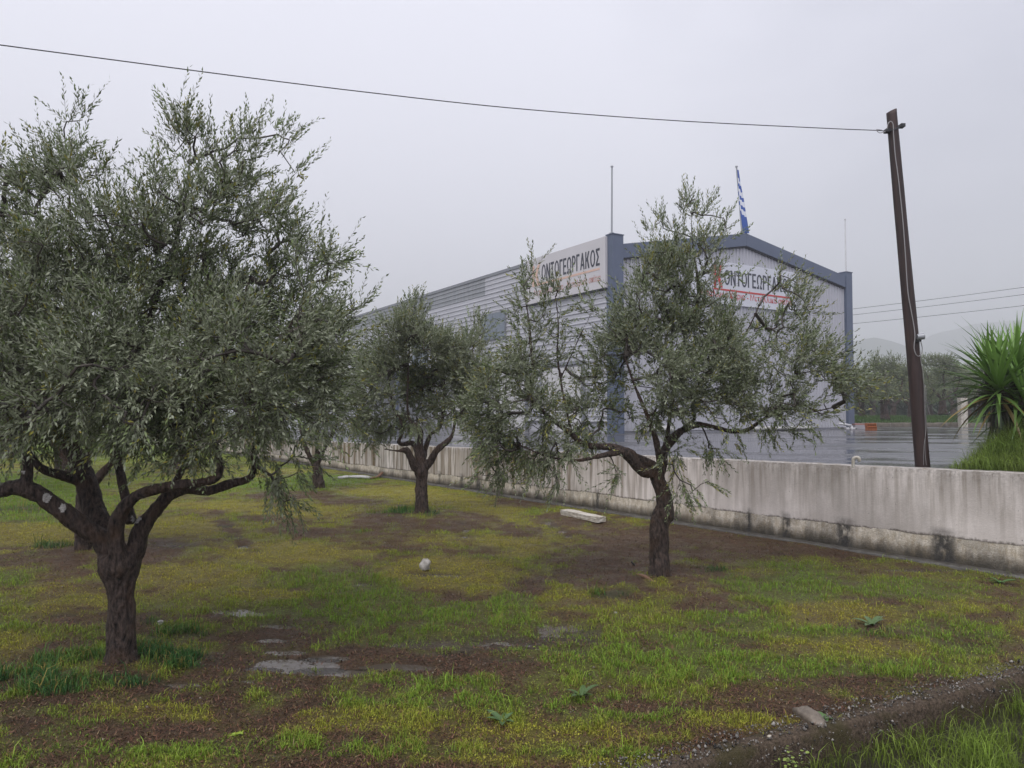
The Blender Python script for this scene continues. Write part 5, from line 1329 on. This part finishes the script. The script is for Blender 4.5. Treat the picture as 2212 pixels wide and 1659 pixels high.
# main near tree on the left
T1d = float(T1b[1])
t1_paths = [
 [(250, 1425, 26), (226, 1448, 18, -.08), (200, 1466, 7, -.12)], [(276, 1425, 26), (300, 1448, 14, -.05), (322, 1460, 6, -.08)],
 [(258, 1458, 112), (261, 1436, 80), (262, 1400, 60), (262, 1340, 54), (261, 1285, 54), (260, 1252, 72), (258, 1226, 88), (254, 1196, 80)],
 [(248, 1222, 48), (224, 1172, 44, -.05), (182, 1140, 40, -.12), (133, 1104, 36, -.2), (87, 1070, 36, -.28), (42, 1053, 33, -.33), (0, 1060, 35, -.36), (-60, 1080, 28, -.4), (-110, 1060, 20, -.4)],
 [(56, 1050, 26, -.33), (58, 1018, 22, -.30), (59, 972, 18, -.26), (52, 937, 18, -.2), (24, 905, 18, -.15), (10, 860, 14, 0), (20, 760, 10, .1), (40, 640, 7, .15)],
 [(250, 1205, 50, .02), (224, 1148, 44, .06), (202, 1097, 43, .12), (188, 1050, 42, .16), (172, 1005, 38, .2), (145, 950, 34, .25), (125, 905, 28, .3), (120, 820, 20, .3), (140, 700, 14, .35), (150, 560, 10, .35), (150, 420, 6, .4), (140, 300, 4, .4)],
 [(176, 1040, 24, .16), (150, 1032, 24, .05), (115, 1022, 20, -.05), (84, 1008, 16, -.1), (66, 980, 12, -.1), (30, 940, 8, -.15)],
 [(258, 1212, 40, -.08), (250, 1150, 34, -.12), (266, 1102, 31, -.15), (297, 1070, 29, -.18), (343, 1056, 25, -.2), (413, 1044, 21, -.2), (462, 1036, 20, -.15), (476, 1012, 16, -.1), (468, 972, 15, 0), (458, 940, 13, .05), (462, 850, 11, .1), (500, 740, 8, .15), (540, 600, 6, .2)],
 [(270, 1232, 48, .05), (292, 1190, 44, .05), (304, 1148, 42, .05), (330, 1110, 31, .08), (362, 1072, 28, .1), (400, 1057, 24, .1), (450, 1060, 22, .05), (490, 1047, 22, 0), (535, 1035, 19, 0), (549, 1014, 15, 0), (552, 960, 12, 0), (585, 880, 10, .05), (590, 780, 8, .1), (640, 680, 6, .1)],
 [(285, 1130, 26, .14), (272, 1078, 19, .2), (262, 1030, 18, .25), (255, 985, 17, .3), (262, 900, 15, .35), (285, 780, 12, .4), (340, 640, 10, .45), (390, 480, 8, .5), (410, 340, 5, .5), (400, 240, 3, .5)],
 [(296, 1150, 20, .12), (345, 1090, 16, .3), (400, 1000, 15, .5), (430, 880, 14, .6), (435, 760, 12, .6), (430, 640, 9, .55), (450, 500, 7, .5)],
]
t1_blobs = [
 (150, 330, 66, 115, .4, .35), (120, 400, 90, 90, .3, .5), (60, 480, 100, 80, .2, .6), (225, 370, 55, 60, .5, .35, .5), (250, 470, 100, 90, .2, .6, .8), (-20, 330, 45, 80, .2, .4),
 (400, 310, 50, 85, .4, .35), (455, 365, 80, 110, .3, .45), (560, 370, 80, 80, .3, .4, .9), (600, 300, 45, 50, .4, .3, .5), (420, 480, 120, 110, .2, .7), (540, 480, 100, 90, .1, .6),
 (620, 560, 80, 70, .1, .5), (675, 560, 55, 60, 0, .4), (742, 560, 34, 22, 0, .2, .8), (685, 640, 75, 70, 0, .5), (230, 570, 150, 110, .1, .9), (40, 620, 130, 100, 0, .8), (-80, 560, 80, 120, 0, .8),
 (400, 620, 160, 110, -.1, .95), (580, 660, 120, 90, -.1, .9), (130, 730, 160, 100, -.2, 1.0), (340, 750, 170, 110, -.3, 1.1), (560, 780, 140, 100, -.2, 1.0), (700, 760, 80, 80, -.1, .6),
 (40, 850, 140, 90, -.4, .8), (230, 860, 160, 90, -.4, 1.0), (420, 870, 150, 80, -.3, 1.0), (600, 900, 110, 80, -.2, .8), (720, 860, 60, 80, -.1, .5),
 (80, 930, 90, 40, -.2, .6, .7), (350, 950, 120, 45, -.2, .7, .9), (520, 970, 80, 45, -.2, .6, .9), (630, 990, 55, 50, -.1, .4), (615, 1060, 35, 30, -.1, .25, .7), (735, 720, 45, 50, 0, .4, .8), (722, 800, 50, 60, 0, .5, .8), (722, 880, 42, 45, 0, .4, .8), (772, 665, 22, 36, 0, .2, .6), (330, 985, 130, 35, -.4, .5, .35), (440, 990, 60, 25, -.3, .4, .35), (600, 1020, 50, 35, -.2, .3, .9), (-60, 800, 90, 150, 0, .8), (-90, 1000, 60, 60, -.3, .4)]
build_tree('t', T1d, t1_paths, t1_blobs, 1300, 5, 16, .068, .0172, 'large gnarled olive tree nearest the camera with white pruning cuts on its low forked limbs', 101, voxel=.014,
           cuts=[(101, 1076, 10, .345), (135, 1097, 7.5, .27), (294, 1120, 11, .07), (493, 1027, 8, .06), (52, 1021, 4, .36)], clumpn=1.8)

# right-hand tree with the twisted trunk
T2d = float(T2b[1])
t2_paths = [
 [(1434, 1232, 20), (1452, 1252, 14, -.05), (1470, 1262, 6, -.08)], [(1415, 1232, 18), (1402, 1254, 12, -.1), (1388, 1264, 5, -.15)],
 [(1427, 1262, 66), (1425, 1250, 54), (1424, 1225, 46), (1423, 1177, 43), (1424, 1135, 42), (1431, 1115, 45), (1436, 1093, 38), (1433, 1067, 34), (1423, 1038, 34), (1419, 1018, 34)],
 [(1419, 1022, 26), (1389, 1020, 22, -.1), (1367, 998, 22, -.18), (1345, 976, 20, -.25), (1323, 979, 17, -.3), (1282, 988, 10, -.35), (1240, 995, 7, -.4), (1180, 985, 5, -.4), (1120, 960, 4, -.4)],
 [(1421, 1010, 20, -.05), (1381, 990, 18, -.1), (1356, 976, 18, -.15), (1320, 966, 16, -.15), (1282, 964, 14, -.15), (1257, 958, 13, -.15), (1235, 938, 12, -.15), (1198, 910, 12, -.15), (1155, 872, 11, -.15), (1145, 840, 9, -.1), (1152, 800, 8, -.1), (1146, 740, 7, -.1), (1142, 690, 5, -.1), (1130, 620, 3, -.1)],
 [(1233, 935, 8, -.1), (1229, 910, 6, -.1), (1222, 880, 6, -.05), (1214, 840, 6, 0), (1211, 818, 6, 0), (1204, 769, 5, 0), (1206, 700, 4, 0), (1200, 640, 3, 0)],
 [(1211, 818, 4, 0), (1230, 776, 4, .05), (1248, 736, 4, .1), (1268, 695, 3.2, .1), (1286, 660, 2.6, .1)],
 [(1424, 1030, 26), (1433, 1005, 20, .0), (1434, 976, 17, 0), (1455, 946, 17, 0), (1473, 930, 16, .05), (1506, 917, 15, .1), (1540, 922, 11, .15), (1583, 932, 10, .2), (1616, 928, 9, .2), (1650, 905, 8, .2), (1690, 888, 7, .2), (1712, 882, 6, .2), (1745, 891, 5, .2), (1800, 880, 4, .2)],
 [(1434, 980, 13, .1), (1440, 950, 11, .15), (1446, 910, 11, .2), (1455, 850, 11, .25), (1468, 790, 11, .25), (1482, 722, 11, .25), (1495, 686, 10, .25), (1507, 655, 9, .25), (1508, 610, 7, .25), (1498, 540, 4.5, .25), (1494, 470, 3, .25), (1503, 410, 2, .25)],
 [(1425, 1000, 14, -.15), (1418, 955, 13, -.25), (1410, 930, 11, -.3), (1395, 890, 9, -.3), (1370, 830, 7, -.3), (1350, 770, 5, -.3)],
 [(1470, 930, 12, .1), (1500, 905, 9, .2), (1496, 880, 8, .25), (1510, 830, 7, .3), (1560, 780, 6, .3), (1610, 720, 5, .3), (1640, 660, 4, .3)],
 [(1455, 860, 7, .2), (1450, 790, 6, .1), (1452, 720, 5, .1), (1430, 650, 4, .1)],
]
t2_blobs = [
 (1125, 590, 38, 45, 0, .3, .8), (1140, 650, 55, 50, 0, .4), (1150, 710, 55, 50, 0, .45), (1200, 670, 35, 55, 0, .3, .7), (1180, 760, 60, 50, 0, .5, .6), (1290, 655, 32, 32, .2, .25, .4), (1260, 700, 30, 40, .1, .3, .25),
 (1110, 790, 70, 60, -.1, .6, 1.3), (1060, 860, 60, 60, -.2, .6, 1.4), (1130, 880, 80, 60, -.2, .7, 1.4), (1040, 930, 50, 55, -.3, .5, 1.5), (1120, 960, 80, 50, -.3, .6, 1.5), (1080, 1015, 50, 35, -.3, .4, 1.4), (1200, 980, 60, 45, -.3, .5, 1.5), (1215, 1035, 32, 26, -.3, .25, 1.3),
 (1310, 820, 60, 60, 0, .8), (1290, 900, 65, 55, -.1, .8), (1350, 720, 60, 60, 0, .7, .8), (1390, 650, 65, 60, 0, .8), (1420, 590, 70, 50, 0, .7), (1480, 560, 80, 50, .1, .7), (1495, 480, 55, 45, .2, .35, .8), (1500, 440, 25, 30, .2, .2, .8), (1560, 500, 40, 35, .2, .35, .4), (1425, 500, 32, 28, .2, .3, .6),
 (1475, 640, 62, 60, 0, .9), (1420, 720, 90, 60, 0, 1.0), (1400, 800, 80, 60, -.1, 1.1), (1370, 900, 60, 40, -.2, .8, .8), (1490, 740, 80, 60, 0, 1.0), (1490, 830, 80, 60, -.1, 1.0), (1440, 880, 70, 40, -.3, .8),
 (1580, 590, 50, 40, .1, .6, .22), (1660, 615, 55, 35, .1, .5, .45), (1720, 620, 35, 25, .1, .3, .6), (1600, 710, 85, 45, .1, .9, .7), (1690, 700, 70, 55, .1, .8, .8), (1590, 780, 90, 60, 0, 1.0), (1690, 790, 90, 55, 0, .9), (1760, 760, 50, 45, .1, .6, .8),
 (1780, 830, 75, 45, 0, .7), (1850, 850, 40, 35, 0, .4, .9), (1640, 860, 90, 45, -.1, .9), (1560, 890, 60, 45, -.2, .7), (1730, 890, 80, 32, 0, .6), (1560, 950, 50, 30, -.2, .4, .7), (1660, 925, 45, 22, 0, .35, .6),
 (1475, 985, 50, 34, -.4, .4, .8), (1500, 1030, 38, 30, -.4, .25), (1560, 985, 25, 20, -.4, .2, .5), (1337, 1020, 8, 10, -.3, .08, .5), (1480, 1060, 20, 14, -.4, .1, .6)]
build_tree('t', T2d, t2_paths, t2_blobs, 1120, 4, 18, .070, .0185, 'olive tree with a twisted leaning trunk standing in front of the wall on the right', 202, voxel=.016, clumpn=1.6, warm=.06)

# slim middle tree
T3d = float(T3b[1])
t3_paths = [
 [(912, 1122, 40), (912, 1110, 31), (911, 1077, 26), (911, 1038, 26), (910, 1019, 31), (908, 1005, 26)],
 [(904, 1015, 20), (896, 1007, 18, -.1), (887, 989, 14, -.15), (877, 972, 14, -.2), (860, 974, 6, -.2), (830, 970, 4, -.2)],
 [(906, 1005, 17), (905, 989, 14), (898, 968, 12, .05), (889, 957, 12, .1), (871, 960, 10, .1), (861, 955, 8, .1), (870, 933, 7, .1), (866, 909, 6, .1), (849, 877, 5, .1), (840, 820, 4, .1)],
 [(910, 1005, 18), (912, 984, 16, 0), (908, 956, 14), (908, 933, 13), (899, 917, 10), (889, 914, 8), (880, 880, 6), (882, 800, 5), (885, 720, 3)],
 [(913, 1000, 14, .1), (917, 979, 13, .15), (924, 954, 11, .2), (931, 937, 10, .25), (950, 923, 9, .3), (958, 880, 7, .3), (960, 820, 5, .3)],
 [(914, 1015, 20), (929, 998, 17, -.05), (940, 977, 15, -.1), (952, 965, 14, -.1), (966, 954, 12, -.1), (978, 937, 9, -.1), (984, 909, 7, -.1), (1010, 870, 5, -.1), (1020, 800, 4, -.1), (1022, 730, 3, -.1)]]
t3_blobs = [(888, 680, 32, 36, 0, .5), (880, 730, 60, 50, 0, .9), (830, 770, 50, 50, 0, .8), (920, 770, 70, 55, 0, 1.1), (1020, 715, 32, 40, 0, .5, .8), (1000, 770, 60, 50, 0, .9), (860, 830, 80, 50, 0, 1.2), (950, 840, 80, 50, 0, 1.2), (1030, 840, 50, 50, 0, .8),
            (800, 850, 45, 50, 0, .7), (820, 905, 60, 35, 0, .8), (900, 890, 60, 30, 0, 1.0), (985, 895, 50, 30, 0, .8, .8), (800, 945, 35, 22, 0, .4, .8), (1050, 900, 40, 40, 0, .6)]
build_tree('t', T3d, t3_paths, t3_blobs, 900, 4, 16, .080, .023, 'slim olive tree with five forking limbs in the middle of the lawn before the wall', 303, voxel=.022, shoot_len=(.2, .42), clumpn=1.3, warm=.04)
# small tree further back by the far wall, tree behind the near one, back row
T4d = float(T4b[1])
t4_paths = [[(693, 1066, 30), (692, 1058, 22), (690, 1044, 23), (686, 1033, 24), (686, 1016, 18), (680, 1002, 15)], [(682, 1008, 12), (664, 975, 9), (650, 930, 7), (640, 870, 5)], [(683, 1006, 12), (700, 970, 9), (722, 930, 7), (740, 860, 5)], [(683, 1006, 10), (686, 950, 8), (690, 870, 5)]]
t4_blobs = [(690, 740, 60, 40, 0, .8), (640, 790, 70, 50, 0, 1.2), (740, 800, 60, 50, 0, 1.1), (690, 850, 90, 50, 0, 1.5), (620, 880, 60, 50, 0, 1.0), (760, 880, 45, 45, 0, .8), (690, 920, 70, 30, 0, 1.0)]
build_tree('t', T4d, t4_paths, t4_blobs, 380, 5, 13, .085, .024, 'small olive tree with a knobbly short trunk near the far end of the wall', 404, voxel=.03, shoot_len=(.22, .45))
T5d = float(T5b[1])
t5_paths = [[(177, 1205, 46), (178, 1190, 34), (180, 1140, 30), (182, 1090, 32), (185, 1060, 30)], [(184, 1070, 20), (230, 1010, 15), (290, 940, 12), (340, 850, 8), (360, 760, 6)], [(184, 1070, 20), (150, 1000, 15), (100, 940, 12), (70, 850, 8)], [(184, 1065, 18), (190, 980, 14), (200, 880, 10), (210, 760, 7)]]
t5_blobs = [(200, 600, 120, 70, 0, 1.2), (90, 660, 110, 70, 0, 1.3), (300, 680, 110, 70, 0, 1.3), (60, 780, 120, 70, 0, 1.4), (200, 780, 130, 80, 0, 1.6), (340, 800, 100, 70, 0, 1.3), (130, 880, 130, 55, 0, 1.4), (280, 890, 110, 50, 0, 1.2), (400, 880, 70, 50, 0, .9)]
build_tree('t', T5d, t5_paths, t5_blobs, 520, 5, 15, .075, .019, 'olive tree half hidden directly behind the large near one', 505, voxel=.025, shoot_len=(.2, .42))

# prototypes for the back rows: whole trees with trunk, branching and foliage, copied with their parts
def far_tree(label, group, d, px, py, seed, bright=1.0):
    """stand-alone olive, trunk base at frame position px,py, distance d; sizes in metres"""
    k = FPX / d
    paths = [[(px, py + .1 * k, .75 * k), (px, py - .3 * k, .5 * k), (px - .05 * k, py - .8 * k, .45 * k), (px, py - 1.1 * k, .5 * k)],
             [(px, py - 1.0 * k, .3 * k), (px - .5 * k, py - 1.5 * k, .22 * k), (px - 1.0 * k, py - 2.1 * k, .14 * k), (px - 1.2 * k, py - 2.9 * k, .08 * k)],
             [(px, py - 1.0 * k, .3 * k), (px + .5 * k, py - 1.45 * k, .2 * k, .3), (px + 1.1 * k, py - 1.9 * k, .14 * k, .3), (px + 1.3 * k, py - 2.8 * k, .08 * k, .3)],
             [(px, py - 1.0 * k, .25 * k), (px + .1 * k, py - 1.8 * k, .18 * k, -.4), (px, py - 2.9 * k, .1 * k, -.4)]]
    rr = np.random.default_rng(seed)
    bl = []
    for i in range(11):
        a_ = rr.uniform(0, 6.28); q = rr.uniform(.2, 1.35); bl.append((px + math.cos(a_) * q * k, py - rr.uniform(1.9, 3.9) * k, rr.uniform(.6, 1.0) * k, rr.uniform(.5, .8) * k, math.sin(a_) * q, rr.uniform(.6, .95)))
    bl.append((px, py - 3.6 * k, .8 * k, .6 * k, 0, .8))
    return build_tree('far', d, paths, bl, 300, 4, 11, .13, .045, label, seed, group=group, voxel=.05, base=W(px, py, d), shoot_len=(.25, .55), bright=bright, clumpn=1.0, r0=.006)
GO = 'olive trees of the orchard beyond the yard'; GL = 'olive trees of the rows behind the near lawn'
fa = far_tree('thick trunked orchard olive beyond the yard, nearest to the warehouse corner', GO, 53.0, 1911, 903, 61)
fb = far_tree('orchard olive beyond the yard, between the leaning pole and the gate post', GO, 57.0, 2037, 892, 62)
fc = far_tree('olive tree in the row behind the near lawn, second trunk left of the near tree', GL, 21.0, 143, 1052, 63)
def place(src, px, d, zr, rz, sc, label, group):
    o = copy_tree(src); p = W(px, 900, d); o.location = (p[0], d, zr); o.rotation_euler = (0, 0, rz); o.scale = (sc,) * 3; o['label'] = label; o['group'] = group; return o
zo = EYE - .56
spots = [(1968, 60, 1.3, 1.0, 'small orchard olive just right of the thick trunked one'), (1862, 61, 4.0, .95, 'orchard olive showing past the warehouse corner column'), (1990, 68, 2.2, 1.1, 'orchard olive hidden behind the leaning pole'),
         (2090, 60, 3.3, 1.0, 'orchard olive behind the white gate post'), (2150, 64, 5.1, 1.1, 'orchard olive left half behind the yucca'), (2220, 60, .7, 1.0, 'orchard olive behind the yucca at the right edge'),
         (1930, 74, 2.9, 1.05, 'second row orchard olive beyond the thick trunk'), (2060, 76, 4.4, 1.15, 'second row orchard olive above the gate post'), (2010, 80, .2, 1.1, 'third row orchard olive beyond the pole'), (2120, 78, 1.9, 1.1, 'second row orchard olive beyond the yucca tips'), (1885, 82, 3.7, 1.1, 'third row orchard olive by the warehouse column')]
for i, (px, d, rz, sc, lb) in enumerate(spots): place((fa, fb)[i % 2], px, d, zo, rz, sc, lb, GO)
spl = [(-60, 17, .5, 1.1, 'olive of the back row at the left edge'), (20, 28, 1.7, 1.1, 'back row olive far left above the bright grass'), (260, 30, 3.0, 1.1, 'back row olive seen between the near limbs'), (390, 24, 4.2, 1.05, 'back row olive behind the near right limb'), (530, 33, 5.5, 1.1, 'back row olive behind the hanging right foliage'),
       (-40, 40, 2.5, 1.15, 'far row olive beyond the left edge grass'), (120, 44, .9, 1.2, 'far row olive beyond the leftmost gap'), (310, 46, 3.4, 1.2, 'far row olive beyond the central gap of limbs'), (460, 45, 4.9, 1.2, 'far row olive right of the central gap'), (600, 46, 1.2, 1.1, 'far row olive just left of the knobbly small tree'), (-150, 30, 4.4, 1.2, 'back row olive mostly outside the left edge')]
for px, d, rz, sc, lb in spl:
    p = W(px, 900, d); place(fc, px, d, float(plane_z(np.array([p[0]]), np.array([p[1]]))[0]) - .03, rz, sc, lb, GL)
# pale far-off wood
M_fw = pmat('far_wood', (.045, .065, .035), .9, c2=(.025, .04, .022), scale=.35)
def far_wood(x0, x1, yy, hmax, seed, name='distant_wood', label='distant tree line fading into the mist'):
    r = np.random.default_rng(seed); V_, F_, nv = [], [], 0
    for i in range(46):
        cx_ = r.uniform(x0, x1); cyy = yy + r.uniform(-8, 20); rad = r.uniform(2, 4.5); hh = hmax * r.uniform(.5, 1)
        n = 260; q = unit(r.normal(0, 1, (n, 3))) * r.uniform(.6, 1, (n, 1)) * np.array([rad, rad, hh * .5]) + np.array([cx_, cyy, EYE - .8 + hh * .55])
        a_ = r.normal(0, .45, (n, 3)); b_ = r.normal(0, .45, (n, 3)); V = np.stack([q, q + a_, q + b_], 1).reshape(-1, 3); V_.append(V); F_.append(np.arange(n * 3).reshape(-1, 3) + nv); nv += n * 3
    tag(np_mesh(name, np.concatenate(V_), np.concatenate(F_), M_fw), label, 'wood', kind='stuff')
far_wood(60, 150, 150, 11, 1)
far_wood(34, 84, 96, 4.2, 5, label='dense olive mass closing the view behind the far orchard')
far_wood(-160, -20, 130, 8, 2, label='distant tree line beyond the left olive rows')
# hills
M_hill = pmat('wooded_hill', (.045, .06, .045), .95, c2=(.03, .045, .035), scale=.01)
def hill(prof, d, label_seed):
    xs_ = np.linspace(prof[0][0], prof[-1][0], 160); hy = np.interp(xs_, [p[0] for p in prof], [p[1] for p in prof])
    hy = hy + (n2(xs_, xs_ * 0, .02, label_seed, 3) - .5) * 10 + (n2(xs_, xs_ * 0, .15, label_seed, 3) - .5) * 3
    rows = []
    top = np.array([W(a_, b_, d) for a_, b_ in zip(xs_, hy)]); 
    for k, (f1, dd) in enumerate(((0, -260), (.45, -140), (.8, -55), (1, 0), (.6, 200), (0, 500))):
        rr = top.copy(); rr[:, 2] = EYE - 3 + (top[:, 2] - EYE + 3) * f1 + (n2(xs_, xs_ * 0 + k, .05, 7, 2) - .5) * 6 * (0 < f1 < 1); rr[:, 1] += dd; rr[:, 0] *= (d + dd) / d; rows.append(rr)
    V, F = grid(rows); o = np_mesh('hill', V, F, M_hill, smooth=True); tag(o, kind='structure')
hill([(1000, 800), (1500, 760), (1780, 748), (1890, 728), (1935, 738), (2000, 762), (2100, 790), (2500, 830)], 1250, 3)
hill([(1200, 850), (1800, 800), (1900, 768), (1960, 745), (2030, 718), (2110, 700), (2250, 690), (2600, 740)], 1700, 4)

# ------------------------------------------------------------------ rain haze
mb = MB(); mb.box(-2400, 2400, -60, 2500, -3.5, 330); hz = mb.build('haze', None) if False else None
me = bpy.data.meshes.new('haze'); bmx = bmesh.new(); bmesh.ops.create_cube(bmx, size=1); bmx.to_mesh(me); bmx.free()
hz = link('haze', me); hz.scale = (4800, 2700, 330); hz.location = (0, 1250, 330 / 2 - 3.5); tag(hz, 'pale rain haze filling the air', 'haze', kind='stuff')
m = bpy.data.materials.new('haze'); m.use_nodes = True; nt = m.node_tree
for n in list(nt.nodes): nt.nodes.remove(n)
o_ = nt.nodes.new('ShaderNodeOutputMaterial'); v = nt.nodes.new('ShaderNodeVolumePrincipled'); v.inputs['Color'].default_value = (.97, .975, 1.0, 1); v.inputs['Density'].default_value = .0012; v.inputs['Anisotropy'].default_value = .2
nt.links.new(v.outputs[0], o_.inputs['Volume']); me.materials.append(m)
print('tris', sum(len(o.data.loops) - 2 * len(o.data.polygons) for o in bpy.data.objects if o.type == 'MESH'))
